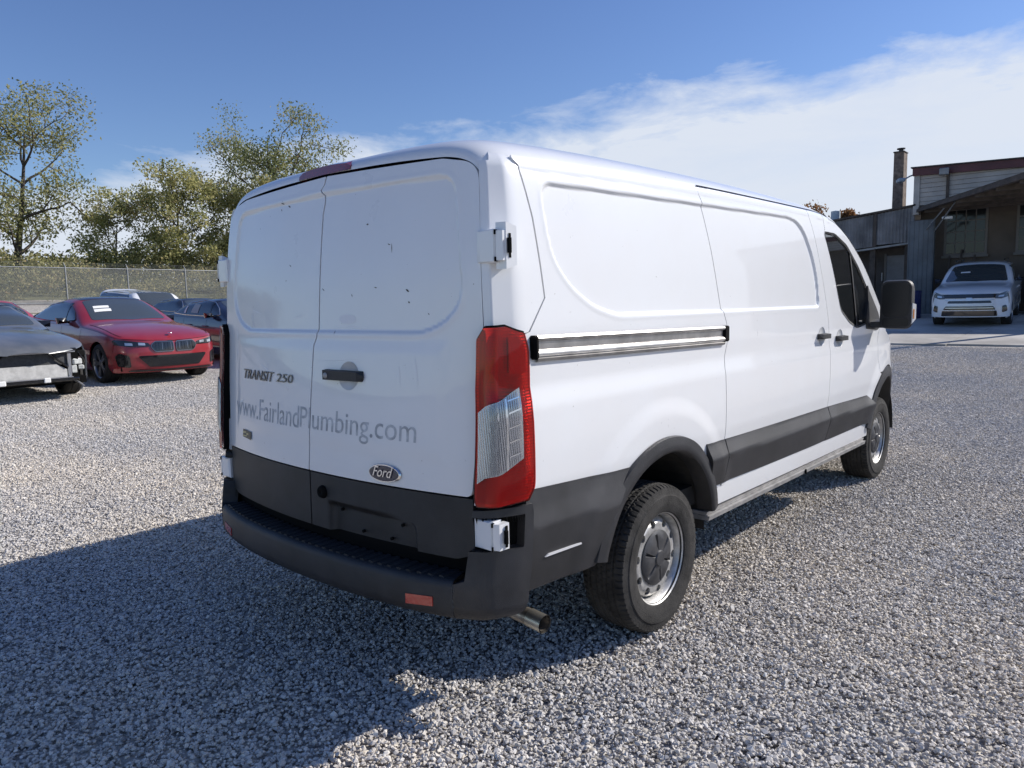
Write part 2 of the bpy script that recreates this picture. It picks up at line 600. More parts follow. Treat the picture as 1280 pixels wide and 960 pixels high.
M['underbody'] = mat('underbody_grime', (.030, .028, .026), rough=.8, noise_amt=.5, noise_scale=7)
M['badge'] = mat('dark_chrome_badge', (.17, .17, .18), rough=.25, metal=.9)
M['ghost'] = mat('old_lettering_film', (.48, .495, .515), rough=.6, noise_amt=.35, noise_scale=26)
M['chrome'] = mat('chrome', (.80, .80, .81), rough=.08, metal=1)
M['navy'] = mat('dark_blue_enamel', (.010, .016, .045), rough=.15, coat=1)
M['sticker'] = mat('dealer_sticker', (.045, .05, .035), rough=.35)
M['dark_red'] = mat('dark_red_lens', (.17, .010, .014), rough=.18, coat=1)
M['reflector'] = mat('red_reflector', (.42, .03, .025), rough=.25, coat=.8)
M['scratch'] = mat('bare_scratch', (.86, .87, .88), rough=.5)
M['mirror_dark'] = mat('dim_mirror_glass', (.016, .017, .019), rough=.22, spec=.25)
M['cup'] = mat('handle_cup_shade', (.60, .61, .62), rough=.4)  # grey stands for the shade of the hollow; the discs lie flat
M['chip'] = mat('dark_paint_chip', (.10, .085, .07), rough=.7)

def lens_mat(name, tint, trans_mix=0.65, ref_col=(.7, .7, .7)):
    """moulded lens over a bright fluted reflector"""
    m = bpy.data.materials.new(name); m.use_nodes = True
    nt = m.node_tree
    for n in list(nt.nodes): nt.nodes.remove(n)
    out = nt.nodes.new('ShaderNodeOutputMaterial')
    tr = nt.nodes.new('ShaderNodeBsdfTransparent'); tr.inputs[0].default_value = (*tint, 1)
    gl = nt.nodes.new('ShaderNodeBsdfGlossy'); gl.inputs['Roughness'].default_value = .04
    df = nt.nodes.new('ShaderNodeBsdfTranslucent'); df.inputs[0].default_value = (*tint, 1)
    fr = nt.nodes.new('ShaderNodeFresnel'); fr.inputs[0].default_value = 1.5
    a = nt.nodes.new('ShaderNodeMixShader'); a.inputs[0].default_value = 1 - trans_mix
    b = nt.nodes.new('ShaderNodeMixShader')
    nt.links.new(tr.outputs[0], a.inputs[1]); nt.links.new(df.outputs[0], a.inputs[2])
    nt.links.new(fr.outputs[0], b.inputs[0]); nt.links.new(a.outputs[0], b.inputs[1]); nt.links.new(gl.outputs[0], b.inputs[2])
    nt.links.new(b.outputs[0], out.inputs[0])
    return m
M['lens_red'] = lens_mat('red_lamp_lens', (.92, .022, .012), .66)
M['lens_clear'] = lens_mat('clear_lamp_lens', (.93, .94, .95), .97)
def reflector_mat(name, col, scale):
    m = bpy.data.materials.new(name); m.use_nodes = True
    nt = m.node_tree; b = nt.nodes['Principled BSDF']
    b.inputs['Base Color'].default_value = (*col, 1); b.inputs['Metallic'].default_value = .85; b.inputs['Roughness'].default_value = .16
    t = nt.nodes.new('ShaderNodeTexCoord')
    v = nt.nodes.new('ShaderNodeTexWave'); v.bands_direction = 'Z'; v.inputs['Scale'].default_value = scale; v.inputs['Distortion'].default_value = .25
    nt.links.new(t.outputs['Object'], v.inputs['Vector'])
    bp = nt.nodes.new('ShaderNodeBump'); bp.inputs['Strength'].default_value = .30; bp.inputs['Distance'].default_value = .012
    nt.links.new(v.outputs['Fac'], bp.inputs['Height']); nt.links.new(bp.outputs[0], b.inputs['Normal'])
    return m
def flute_mat():
    m = bpy.data.materials.new('fluted_reflector'); m.use_nodes = True
    nt = m.node_tree; b = nt.nodes['Principled BSDF']
    b.inputs['Base Color'].default_value = (.70, .72, .76, 1); b.inputs['Metallic'].default_value = .8; b.inputs['Roughness'].default_value = .22
    t_ = nt.nodes.new('ShaderNodeTexCoord')
    w_ = nt.nodes.new('ShaderNodeTexWave'); w_.wave_type = 'BANDS'; w_.bands_direction = 'DIAGONAL'; w_.inputs['Scale'].default_value = 55; w_.inputs['Distortion'].default_value = 1.2; w_.inputs['Detail'].default_value = 1
    mp = nt.nodes.new('ShaderNodeMapping'); mp.inputs['Scale'].default_value = (1, 1, .12)
    nt.links.new(t_.outputs['Object'], mp.inputs[0]); nt.links.new(mp.outputs[0], w_.inputs['Vector'])
    bp = nt.nodes.new('ShaderNodeBump'); bp.inputs['Strength'].default_value = .5; bp.inputs['Distance'].default_value = .006
    nt.links.new(w_.outputs['Fac'], bp.inputs['Height']); nt.links.new(bp.outputs[0], b.inputs['Normal'])
    return m
M['flutes'] = flute_mat()
M['glint'] = mat('painted_glint', (1.0, .75, .45), rough=.12, coat=1)  # pale orange, painted to read as a glint under the red lens
M['facets'] = reflector_mat('lamp_reflector_facets', (.85, .85, .87), 28)

# ------------------------------------------------------------------ the van
VAN_LOC = (0.0, 2.95, 0.0)
van = thing('cargo_van', 'white low-roof cargo van with black lower cladding, faded web address on its rear doors', 'van', VAN_LOC, world_parts=True)
RAIL = lambda y: V1(y) + 0.048
SEAM_SL = [(1.630, 2.118), (1.665, 2.045), (1.745, 1.80), (1.825, 1.500), (1.862, 1.435), (1.868, 1.345), (1.838, 1.27), (1.822, 1.20), (1.826, 1.05), (1.828, 0.84), (1.815, 0.70), (1.800, 0.585)]
SEAM_FD = [(3.135, 2.118), (3.205, 1.97), (3.280, 1.78), (3.36, 1.58), (3.415, 1.40), (3.436, 1.26), (3.425, 1.10), (3.412, 0.82), (3.395, 0.70), (3.380, 0.585)]
SEAM_FF = [(4.76, 1.372), (4.70, 1.30), (4.60, 1.20), (4.60, 1.10), (4.63, 1.0), (4.645, 0.945)]
def shift(pts, d): return [(a + d, b) for a, b in pts]
def top_run(y0, y1, dz, n=14):
    return [(y, float(RAIL(y)) + dz) for y in np.linspace(y0, y1, n)]
def arc(c, r, a0, a1, n):
    return [(c[0] + r * math.cos(R(a0 + (a1 - a0) * k / n)), c[1] + r * math.sin(R(a0 + (a1 - a0) * k / n))) for k in range(n + 1)]
G = 0.0042   # half panel gap

for s in (1, -1):
    S = Sside(s); SP = Sside_plain(s); od = (s, 0, 0)
    # rear quarter
    q = [(0.262 + G, 1.448), (0.291 + G, 1.456), (0.387 + G, 1.578), (0.372 + G, 1.70), (0.348 + G, 1.870), (0.325 + G, 1.96), (0.298 + G, 2.055), (0.272 + G, 2.079)]
    q += top_run(0.28, 1.63, 0.0)
    q += shift(SEAM_SL[:-1], -G)
    q += [(1.78, .585), (1.73, .585)]
    a0 = math.degrees(math.atan2(.585 - ARCH_C_R[1], 1.73 - ARCH_C_R[0]))
    q += arc(ARCH_C_R, 0.520, 22, 118, 26)
    q += [(0.93, 0.84), (0.60, 0.856), (0.262 + G, 0.876)]
    panel('quarter_panel', q, S, od, M['white'], van, *((.012, .0068) if s > 0 else (.03, .03)), .02)
    # sliding door
    q = [(1.640, 2.094)] + top_run(1.64, 3.13, -0.006)[1:] + shift(SEAM_FD, -G)
    q += shift(SEAM_SL[::-1][:-1], G)
    panel('sliding_door' if s > 0 else 'side_panel', q, S, od, M['white'], van, *((.012, .0068) if s > 0 else (.03, .03)), .02)
    # front door with its window opening
    WIN = fillet([(3.395, 2.000, .03), (3.62, 1.997, .25), (3.86, 1.93, .3), (4.10, 1.785, .4), (4.33, 1.615, .05), (4.44, 1.36, .06), (4.05, 1.322, .25), (3.86, 1.372, .25), (3.68, 1.46, .15), (3.545, 1.73, .5)])
    outer = top_run(3.145, 3.6, -0.006) + [(y, float(V1(y)) + 0.028) for y in np.linspace(3.68, 4.72, 16)] + shift(SEAM_FF, -G)
    outer += arc(ARCH_C_F, 0.60, 115, 161, 10) + [(4.32, .585), (3.39, .585)] + shift(SEAM_FD[::-1][1:], G)
    # keyhole polygon: outer loop, bridge, inner loop reversed
    oi = min(range(len(outer)), key=lambda k: (outer[k][0] - WIN[0][0]) ** 2 + (outer[k][1] - WIN[0][1]) ** 2)
    key = outer[:oi + 1] + WIN[:1] + WIN[::-1] + outer[oi:]
    key2 = [key[0]]
    for k in key[1:]:
        if k != key2[-1]: key2.append(k)
    fd = panel('front_door', key2, S, od, M['white'], van, *((.012, .012) if s > 0 else (.03, .03)), .02)
    panel('window_glass', [p for p in WIN], SP, od, M['glass_dark'], fd, .05, .05, .004, off=-.010)
    # black rubber edge and sail behind the mirror
    inn = [(3.395 + (p[0] - 3.9) * .0 + p[0] - 3.395, p[1]) for p in WIN]
    mb = MB()
    W3, WN = surf_eval(SP, WIN)
    WN = WN * (1 if (WN @ np.array(od)).mean() > 0 else -1)
    cen = np.mean(np.array(WIN), 0)
    Wi = [tuple(np.array(p) + (cen - np.array(p)) / np.linalg.norm(cen - np.array(p)) * .018) for p in WIN]
    W4, _ = surf_eval(SP, Wi)
    n = len(WIN)
    mb.add(list(W3 + WN * .003) + list(W4 - WN * .002), [(i, (i + 1) % n, n + (i + 1) % n, n + i) for i in range(n)])
    mb.build('window_seal', M['black'], fd, smooth=True)
    SAIL = fillet([(4.315, 1.655, .02), (4.36, 1.60, .05), (4.62, 1.425, .05), (4.705, 1.315, .03), (4.60, 1.288, .03), (4.28, 1.310, .03), (4.26, 1.40, .1), (4.325, 1.52, .2)])
    panel('mirror_sail', SAIL, SP, od, M['black'], fd, .05, .05, .02, off=.007)
    panel('glass_bar', [(3.93, 1.89), (3.955, 1.875), (4.075, 1.335), (4.05, 1.335)], SP, od, M['black'], fd, .05, .05, .006, off=-.004)
    # fender
    q = shift(SEAM_FF, G) + arc(ARCH_C_F, 0.60, 115, 5, 24)[1:] + [(5.56, .50), (5.86, .50), (5.86, .86)]
    q += [(y, float(V1(y)) + 0.028) for y in np.linspace(5.84, 4.78, 14)]
    panel('front_fender', q, S, od, M['white'], van, .05, .05, .02)
    # dark inner shell behind the gaps
    q = [(0.20, .60)] + arc(ARCH_C_R, .56, 158, 22, 20) + [(4.42, .60)] + arc(ARCH_C_F, .62, 158, 20, 20) + [(5.6, .60), (5.6, .95)] + [(y, float(V1(y)) + .03) for y in np.linspace(5.55, 3.9, 18)] + top_run(3.8, .50, 0.02) + [(.42, 1.99), (.34, 1.93), (.20, 1.86)]
    panel('inner_shell', q, lambda u, v, s=s: np.stack([s * (xside(u, v) - .032), np.asarray(u, float), np.asarray(v, float)], 1), od, M['void'], van, .1, .1, .01, rim=False)

    # lower cladding strips (each panel carries its own)
    CT = curve1([(0.2, .882), (.93, .848), (1.63, .836), (1.85, .828), (3.42, .811), (4.36, .79), (5.8, .77)])
    CB = curve1([(0.15, .500), (.64, .472), (1.65, .60), (1.83, .597), (3.4, .576), (4.3, .568), (5.8, .50)])
    def SCL(u, v, s=s):
        u = np.asarray(u, float); z = np.asarray(v, float)
        t = np.clip((CT(u) - z) / (CT(u) - np.minimum(CB(u), .6)), 0, 1.2)
        o_ = .004 + .034 * np.clip(t / .36, 0, 1) - .002 * sstep(.30, .42, t) - .028 * np.clip((t - .38) / .62, 0, 1)
        bl = .010 * sstep(.74, .64, np.hypot(u - ARCH_C_R[0], z - ARCH_C_R[1])) + .014 * sstep(.74, .60, np.hypot(u - ARCH_C_F[0], z - ARCH_C_F[1]))
        return np.stack([s * (xside(u, z) + o_ + bl), u, z], 1)
    def strip(y0, y1, n=8):
        return [(y, float(CT(y))) for y in np.linspace(y0, y1, n)], [(y, float(CB(y))) for y in np.linspace(y1, y0, n)]
    # behind the rear wheel
    t0 = [(y, float(CT(y))) for y in np.linspace(.232, .95, 6)]
    q = t0 + arc(ARCH_C_R, .525, 118, 169, 8) + [(.66, .474), (.178, .490), (.196, .62)]
    rq = panel('rear_cladding', q, SCL, od, M['clad'], van, .04, .02, .03)
    mb = MB()
    for yy0, yy1, za, zb, w in ((.335, .690, .612, .600, .0042),):
        A_, N_ = surf_eval(SP, [(yy0 + .01, za + w), (yy1, zb + w), (yy1, zb - w), (yy0 - .01, za - w)])
        A_ = A_ + np.array([[s * .0290, 0, 0]])
        mb.add(list(A_) + list(A_ - np.array([[s * .006, 0, 0]])), [(0, 1, 2, 3), (0, 4, 5, 1), (1, 5, 6, 2), (2, 6, 7, 3), (3, 7, 4, 0)])
    mb.build('pale_line', mat('pale_line_grey', (.62, .62, .63), rough=.5) if s > 0 else bpy.data.materials['pale_line_grey'], rq)  # thin pale strip along the rear cladding
    q = [(y, float(CT(y))) for y in np.linspace(1.66, 1.823, 3)] + [(1.806, .60), (1.70, .602)]
    panel('quarter_cladding', [(1.60, .837)] + q + [(1.66, .60)], SCL, od, M['clad'], van, .04, .02, .03)
    a, b = strip(1.833, 3.406); panel('sliding_door_cladding' if s > 0 else 'side_panel_cladding', a + [(3.385, .579)] + b[1:-1] + [(1.808, .60)], SCL, od, M['clad'], van, .05, .02, .03)
    a, b = strip(3.418, 4.33); panel('front_door_cladding', a + arc(ARCH_C_F, .56, 140, 161, 4)[1:] + [(4.37, .567)] + b[1:-1] + [(3.39, .577)], SCL, od, M['clad'], van, .05, .02, .03)
    # painted rocker and running board
    q = [(1.66, .588), (4.40, .572), (4.44, .455), (1.70, .484)]
    panel('rocker_panel', q, SP, od, M['white'], van, .06, .03, .03, off=.004)
    mb = MB()
    for z0, z1, o0, w in ((.470, .4515, .012, .09), (.4495, .425, .026, .11)):
        P = []
        for yy in (1.66, 4.33):
            dz = -.018 * (yy - 1.66) / 2.67
            xo = float(xside(yy, .47)) + o0
            P += [(s * xo, yy, z0 + dz), (s * (xo - w), yy, z0 + dz), (s * (xo - w), yy, z1 + dz), (s * (xo - .006), yy, z1 + dz)]
        mb.hull(P)
    rb = mb.build('running_board', M['alu'], van)
    mb = MB(); mb.box((s * (float(xside(3.0, .47)) + .024), 3.02, .4305), (.010, .012, .03)); mb.build('board_joint', M['void'], rb)
    # wheel-arch mouldings
    for nm, c, ro, ri, a0, a1 in (('rear_arch_moulding', ARCH_C_R, .553, .478, 169, 11), ('front_arch_moulding', ARCH_C_F, .590, .500, 166, 2)):
        n = 40; V = []; F = []
        for k in range(n + 1):
            a = R(a0 + (a1 - a0) * k / n)
            row = []
            for r_, o_ in ((ro, .004), (ro - .004, .020), ((ro + ri) / 2, .027), (ri + .012, .030), (ri, .022), (ri - .004, -.06)):
                yy = c[0] + r_ * math.cos(a); zz = c[1] + r_ * math.sin(a)
                row.append((s * (float(xside(np.array([min(yy, 5.6)]), np.array([max(zz, .5)]))[0]) + o_ + (.010 if nm[0] == 'r' else .0)), yy, zz))
            V += row
        for k in range(n):
            for j in range(5):
                i0 = k * 6 + j
                f = (i0, i0 + 6, i0 + 7, i0 + 1)
                F.append(f if s > 0 else f[::-1])
        o = mobj(nm, V, F, M['clad'], van, smooth=True); auto_smooth(o, 50)
        # wheel house
        mb = MB(); V = []; F = []
        ro2 = ri + .006
        for k in range(25):
            a = R(150 - 152 * k / 24)
            for xx in ((.972, .60) if nm[0] == 'r' else (.93, .60)):
                V.append((s * xx, c[0] + ro2 * math.cos(a), c[1] + ro2 * math.sin(a)))
        for k in range(24): F.append((2 * k, 2 * k + 1, 2 * k + 3, 2 * k + 2))
        F.append(tuple(range(1, 50, 2)))
        mobj('wheel_house', V, F, M['underbody'], van)

    # corner post with tail lamp
    SC = Scorner(s); oc = (s, -1, 0)
    def ys(y): return 2 + (y - .235) / .2
    q = [(0.22, .84), (ys(.262), .84), (ys(.262), 1.452), (ys(.291 - G), 1.456), (ys(.387 - G), 1.578), (ys(.372 - G), 1.70), (ys(.348 - G), 1.87), (ys(.325 - G), 1.96), (ys(.298 - G), 2.055), (ys(.255), 2.098), (1.9, 2.10), (1.35, 2.10), (1.15, 2.062), (.0, 2.064), (.16, 2.050), (.26, 2.02), (.38, 1.95), (.47, 1.80), (.60, 1.48), (.51, 1.2), (.34, .95)]
    panel('corner_post', q, SC, oc, M['white'], van, .06, .03, .02)
    LAMP = fillet([(.42, 1.440, .03), (.80, 1.482, .03), (1.35, 1.486, .05), (2.00, 1.460, .03), (2.10, 1.40, .05), (2.12, .90, .04), (1.95, .848, .03), (.52, .838, .03), (.36, .87, .02)], 4)
    lamp = panel('tail_lamp', LAMP, SC, oc, M['void'], van, .12, .06, .03, off=.024)
    lamp['label'] = 'tall tail lamp with a slanted clear band between red lenses'
    def inset_u(uv): return uv
    REDL = fillet([(.47, 1.434, .03), (.82, 1.474, .03), (1.35, 1.478, .05), (1.97, 1.453, .03), (2.06, 1.395, .05), (2.08, .903, .04), (1.93, .856, .03), (.55, .846, .03), (.42, .87, .02)], 4)
    CLR = fillet([(.56, 1.178, .004), (1.76, 1.262, .004), (1.76, 1.012, .004), (.56, .928, .004)], 3)
    panel('lamp_reflector', REDL, SC, oc, M['facets'], lamp, .12, .06, .006, off=.0265, rim=False)
    panel('lens', REDL, SC, oc, M['lens_red'], lamp, .12, .06, .006, off=.036, rim=False)
    panel('clear_reflector', CLR, SC, oc, M['flutes'], lamp, .08, .04, .006, off=.0375, rim=False)
    panel('clear_lens', CLR, SC, oc, M['lens_clear'], lamp, .12, .06, .004, off=.0415, rim=False)
    panel('lens_rib', [(1.22, .975), (1.27, .978), (1.27, 1.223), (1.22, 1.220)], SC, oc, M['chrome'], lamp, .08, .06, .004, off=.0395, rim=False)
    for zb_ in (1.02, 1.07, 1.12, 1.17, 1.21):
        panel('lens_bar', [(1.30, zb_), (1.72, zb_ + .012), (1.72, zb_ + .017), (1.30, zb_ + .005)], SC, oc, M['chrome'], lamp, .08, .06, .004, off=.0395, rim=False)
    panel('lens_glint', fillet([(1.42, 1.445, .02), (1.90, 1.430, .03), (1.98, 1.39, .03), (1.98, 1.315), (1.42, 1.315)], 4), SC, oc, M['glint'], lamp, .12, .06, .004, off=.0315, rim=False)  # painted patch standing for light reflected in the lens, no separate lamp

    # hinges
    for zc_, hh, nm in ((1.758, .115, 'upper_hinge'), (.742, .108, 'lower_hinge')):
        mb = MB()
        yr = float(yrear(.93, min(zc_, 2)))
        b0 = np.array([.945, yr - .004, zc_])
        P = []
        mb.hull([(s * .885, yr - .016, zc_ - hh * .48), (s * .885, yr - .016, zc_ + hh * .48), (s * .885, yr + .01, zc_ - hh * .48), (s * .885, yr + .01, zc_ + hh * .48),
                 (s * .972, yr - .012, zc_ - hh * .5), (s * .972, yr - .012, zc_ + hh * .5), (s * .972, yr + .03, zc_ - hh * .5), (s * .972, yr + .03, zc_ + hh * .5),
                 (s * .90, yr - .020, zc_ - hh * .44), (s * .90, yr - .020, zc_ + hh * .44), (s * .966, yr - .020, zc_ - hh * .46), (s * .966, yr - .020, zc_ + hh * .46)])
        hg = mb.build(nm, M['white'], van)
        mb = MB(); mb.hull([(s * x_, yr + y_, zc_ + z_) for x_, y_ in ((.976, -.018), (1.000, -.010), (1.004, .036), (.976, .036)) for z_ in (-hh * .44, hh * .44)]); mb.build('hinge_knuckle', M['white'], hg)
        mb = MB()
        mb.tube([(s * 1.012, yr + .012, zc_ - hh * .22), (s * 1.012, yr + .012, zc_ + hh * .22)], .008, 8)
        mb.box((s * 1.0065, yr + .020, zc_), (.004, .010, hh * .72))
        mb.build('hinge_pin', M['void'], hg)
        mb = MB(); mb.box((s * .9745, yr - .017, zc_ + hh * .40), (.005, .012, hh * .14)); mb.box((s * .9745, yr - .017, zc_ - hh * .40), (.005, .012, hh * .14)); mb.build('hinge_slot', M['void'], hg)['kind'] = 'stuff'
    # upper hinge pocket swelling in the corner post
    mb = MB()
    yr = float(yrear(.93, 1.758))
    mb.hull([(s * x_, yr + y_, 1.758 + z_) for x_, y_, zz in ((1.004, .004, .080), (1.012, .05, .066), (.96, .085, .05), (.96, .0, .08)) for z_ in (-zz, zz)])
    o = mb.build('hinge_pocket', M['white'], van); auto_smooth(o, 60)

    # sliding-door track and its end caps
    if s > 0:
        V = []; F = []
        prof = [(.002, 1.443), (.017, 1.441), (.021, 1.432), (.018, 1.424), (.008, 1.419), (.006, 1.390), (.013, 1.386), (.019, 1.377), (.018, 1.368), (.010, 1.362), (.016, 1.357), (.012, 1.346), (.0, 1.344)]
        ny = 12
        for k in range(ny + 1):
            yy = .315 + (1.812 - .315) * k / ny
            for o_, z_ in prof:
                z2 = z_ - .020 * k / ny
                V.append((s * (float(xside(yy, z2)) + o_), yy, z2))
        m_ = len(prof)
        for k in range(ny):
            for j in range(m_ - 1):
                F.append((k * m_ + j, (k + 1) * m_ + j, (k + 1) * m_ + j + 1, k * m_ + j + 1))
        tr = mobj('door_track', V, F, M['rail'], van, smooth=True); auto_smooth(tr, 40)
        mb = MB()
        xx = float(xside(.30, 1.40))
        mb.box((xx + .008, .302, 1.398), (.04, .026, .088), bev=.008)
        mb.build('track_end', M['void'], tr); mb = MB()
        xx = float(xside(1.82, 1.38))
        mb.box((xx + .004, 1.826, 1.382), (.034, .050, .082), bev=.006)
        mb.build('track_end', M['void'], tr)

    # door handles on the side
    for (yy, zz, par) in (((3.285, 1.300, van), (3.655, 1.270, fd)) if s > 0 else ((3.655, 1.270, fd),)):
        xx = float(xside(yy, zz))
        mb = MB()
        mb.hull([(s * (xx + dx), yy + dy, zz + dz) for dx, dy, dz in ((.002, -.085, -.018), (.002, .085, -.018), (.002, -.085, .018), (.002, .085, .018), (.040, -.07, -.016), (.044, .055, -.016), (.040, -.07, .014), (.044, .055, .014), (.03, .088, -.008), (.03, .088, .008), (.03, -.09, 0))])
        hd = mb.build('door_handle', M['black'], par); auto_smooth(hd, 30)
        V = []; n = 24
        for k in range(n):
            a = 2 * math.pi * k / n
            yk = yy + .062 * math.cos(a); zk = zz + .062 * math.sin(a)
            V.append((s * (float(xside(yk, zk)) + .0018), yk, zk))
        NV = [Vector((s * .9, -(v_[1] - yy) / .062 * .55, -(v_[2] - zz) / .062 * .55)).normalized() for v_ in V] + [Vector((s, 0, 0))]  # tilted normals make the flat disc shade like a hollow
        V.append((s * (xx + .0016), yy, zz))
        mobj('handle_cup', V, [(k, (k + 1) % n, n) if s > 0 else ((k + 1) % n, k, n) for k in range(n)], M['cup'], hd, normals=NV)

# ---- rear doors
SPLIT = [(0.018, 2.110), (0.010, 2.075), (-0.010, 2.055), (0.012, 2.030), (0.015, 2.005), (0.004, 1.95), (0.0, 1.60), (0.0, 1.44), (-0.018, 1.40), (-0.018, 0.872)]
EDGE = fillet([(0.0, 2.112), (0.70, 2.090, .2), (0.868, 2.056, .10), (0.889, 1.80, .4), (0.904, 1.48, .4), (0.893, 1.2, .4), (0.872, 0.868, .03), (0.0, 0.868)], 8)
edge = [p for p in EDGE if p[0] > 1e-6]
right = [(SPLIT[0][0] + G, 2.1095)] + edge + [(SPLIT[-1][0] + G, .868)] + shift(SPLIT[::-1][1:], G)[:-1]
left = [(SPLIT[0][0] - G, 2.1095)] + shift(SPLIT[1:-1], -G) + [(SPLIT[-1][0] - G, .868)] + [(-a, b) for a, b in edge[::-1]]
door_r = panel('rear_door', right, Srear, (0, -1, 0), M['white'], van, .010, .010, .02)
door_l = panel('rear_door', left, Srear, (0, -1, 0), M['white'], van, .010, .010, .02)
door_r['label'] = 'wider rear door leaf with the black pull handle'
panel('rear_shell', [(-.93, .56), (.93, .56), (.91, 1.6), (.86, 1.95), (.80, 2.06), (.6, 2.118), (0, 2.135), (-.6, 2.118), (-.80, 2.06), (-.86, 1.95), (-.91, 1.6)], lambda u, v: Srear_plain(u, v) + np.array([[0, .035, 0]]), (0, -1, 0), M['void'], van, .1, .1, .01, rim=False)
# black lower door trim with the plate recess
panel('lower_door_trim', fillet([(-.018 + G, .860), (.872, .860), (.878, .655, .10), (.80, .628, .1), (-.018 + G, .628)]), Srear_low, (0, -1, 0), M['black'], door_r, .02, .02, .02, off=-.004)
panel('lower_door_trim', fillet([(-.018 - G, .860), (-.018 - G, .628), (-.80, .628, .1), (-.878, .655, .10), (-.872, .860)]), Srear_low, (0, -1, 0), M['black'], door_l, .05, .03, .02, off=-.004)
mb = MB()
for (xx, zz) in ((.53, .712), (.31, .652), (.47, .648), (.18, .722)):
    yy = float(yrear(xx, zz)) + .028
    mb.tube([(xx, yy, zz), (xx, yy - .010, zz)], .007, 8)
mb.build('plate_screw', M['void'], door_r)['kind'] = 'stuff'
mb = MB()
yy = float(yrear(.075, .785))
mb.lathe([(-.004, .0001), (-.012, .010), (-.012, .022), (-.002, .028), (.01, .028)], (.075, yy, .785), 'y', 18)
o = mb.build('lower_lock', M['void'], door_r, smooth=True)
# handle, its cup as a flat disc in shade grey
hx, hz = .205, 1.282
hy = float(yrear(hx, hz))
mb = MB()
mb.hull([(hx + a, float(yrear(hx + a, hz)) + b, hz + c) for a, b, c in ((-.118, .0, -.022), (-.118, .0, .022), (.118, .0, -.022), (.118, .0, .022), (-.112, -.030, -.020), (-.112, -.030, .020), (.105, -.030, -.018), (.105, -.030, .018), (-.128, -.012, 0), (.128, -.012, 0))])
hdl = mb.build('pull_handle', M['black'], door_r); auto_smooth(hdl, 28)
V = []; n = 32
for k in range(n):
    a = 2 * math.pi * k / n
    xk, zk = hx + .030 + .062 * math.cos(a), hz + .058 * math.sin(a)
    V.append((xk, float(yrear_stamped(np.array([xk]), np.array([zk]))[0]) - .0018, zk))
NV = [Vector((-(v_[0] - hx - .03) / .06 * .5, -.9, -(v_[2] - hz) / .06 * .5)).normalized() for v_ in V] + [Vector((0, -1, 0))]  # normals tilted inwards so the flat disc shades as a cup
V.append((hx + .03, float(yrear_stamped(np.array([hx + .03]), np.array([hz]))[0]) - .0016, hz))
mobj('handle_cup', V, [(k, (k + 1) % n, n) for k in range(n)], M['cup'], hdl, normals=NV)
mb = MB(); mb.lathe([(-.034, .0001), (-.034, .011), (-.028, .013)], (hx - .092, float(yrear(hx - .09, hz)), hz - .002), 'y', 14); mb.build('key_cylinder', M['alu'], hdl, smooth=True)

# ---- lettering on the rear doors, laid on the door skin
def rear_text(name, body, x0, x1, zbase, material, parent, height=None, shear=0.0, off=.0012, depth=.0012, squash=None, dz=0.0, spacing=1.0):
    cu = bpy.data.curves.new(name, 'FONT')
    cu.body = body; cu.size = 1.0; cu.extrude = 0.0; cu.resolution_u = 4; cu.shear = shear
    cu.space_character = spacing
    tmp = bpy.data.objects.new(name + '_tmp', cu); COL.objects.link(tmp)
    dg = bpy.context.evaluated_depsgraph_get()
    me = bpy.data.meshes.new_from_object(tmp.evaluated_get(dg))
    bpy.data.objects.remove(tmp); bpy.data.curves.remove(cu)
    bm = bmesh.new(); bm.from_mesh(me)
    bmesh.ops.triangulate(bm, faces=bm.faces[:])
    bmesh.ops.subdivide_edges(bm, edges=[e for e in bm.edges if e.calc_length() > .25], cuts=2)
    co = np.array([v.co[:] for v in bm.verts])
    mn, mxx = co.min(0), co.max(0)
    sx = (x1 - x0) / (mxx[0] - mn[0])
    sz = (height / (mxx[1] - mn[1])) if height else sx
    for v in bm.verts:
        x = x0 + (v.co.x - mn[0]) * sx
        z = zbase + v.co.y * sz + dz * (x - x0) / (x1 - x0)
        y = float(yrear_stamped(np.array([x]), np.array([z]))[0]) - off
        v.co = (x, y, z)
    if depth > .002:
        r = bmesh.ops.extrude_face_region(bm, geom=bm.faces[:])
        for g in r['geom']:
            if isinstance(g, bmesh.types.BMVert): g.co.y -= depth
    bmesh.ops.recalc_face_normals(bm, faces=bm.faces[:])
    bm.to_mesh(me); bm.free()
    me.materials.clear(); me.materials.append(material)
    o = bpy.data.objects.new(name, me)
    link(o, parent)
    return o
rear_text('model_badge', 'TRANSIT', -.660, -.335, 1.226, M['badge'], door_l, height=.046, shear=.25, depth=.004)
rear_text('model_badge', '250', -.310, -.165, 1.230, M['badge'], door_l, height=.038, shear=.1, depth=.004)
rear_text('web_lettering', 'www.Fairland', -.772, -.105, 1.040, M['ghost'], door_l, height=.098, off=.0010)
rear_text('web_lettering', 'Plumbing.com', -.095, .620, 1.046, M['ghost'], door_r, height=.118, off=.0010)
# oval badge
def oval(name, cx_, cz_, a, b, off, material, parent, dome=.006):
    V = []; F = []; n = 40
    for k in range(n):
        t = 2 * math.pi * k / n
        for q_, d_ in ((1.0, 0.0), (.93, dome)):
            x = cx_ + a * q_ * math.cos(t); z = cz_ + b * q_ * math.sin(t)
            V.append((x, float(yrear(x, z)) - off - d_, z))
    for k in range(n):
        k2 = (k + 1) % n
        F.append((2 * k, 2 * k2, 2 * k2 + 1, 2 * k + 1))
    F.append(tuple(2 * k + 1 for k in range(n)))
    return mobj(name, V, F, material, parent)
ov = oval('oval_badge', .466, .915, .0865, .036, .004, M['chrome'], door_r)
oval('badge_field', .466, .915, .0785, .030, .0104, M['navy'], ov, .0008)
rear_text('badge_script', 'Ford', .413, .519, .902, M['chrome'], ov, height=.040, shear=.35, off=.0165)
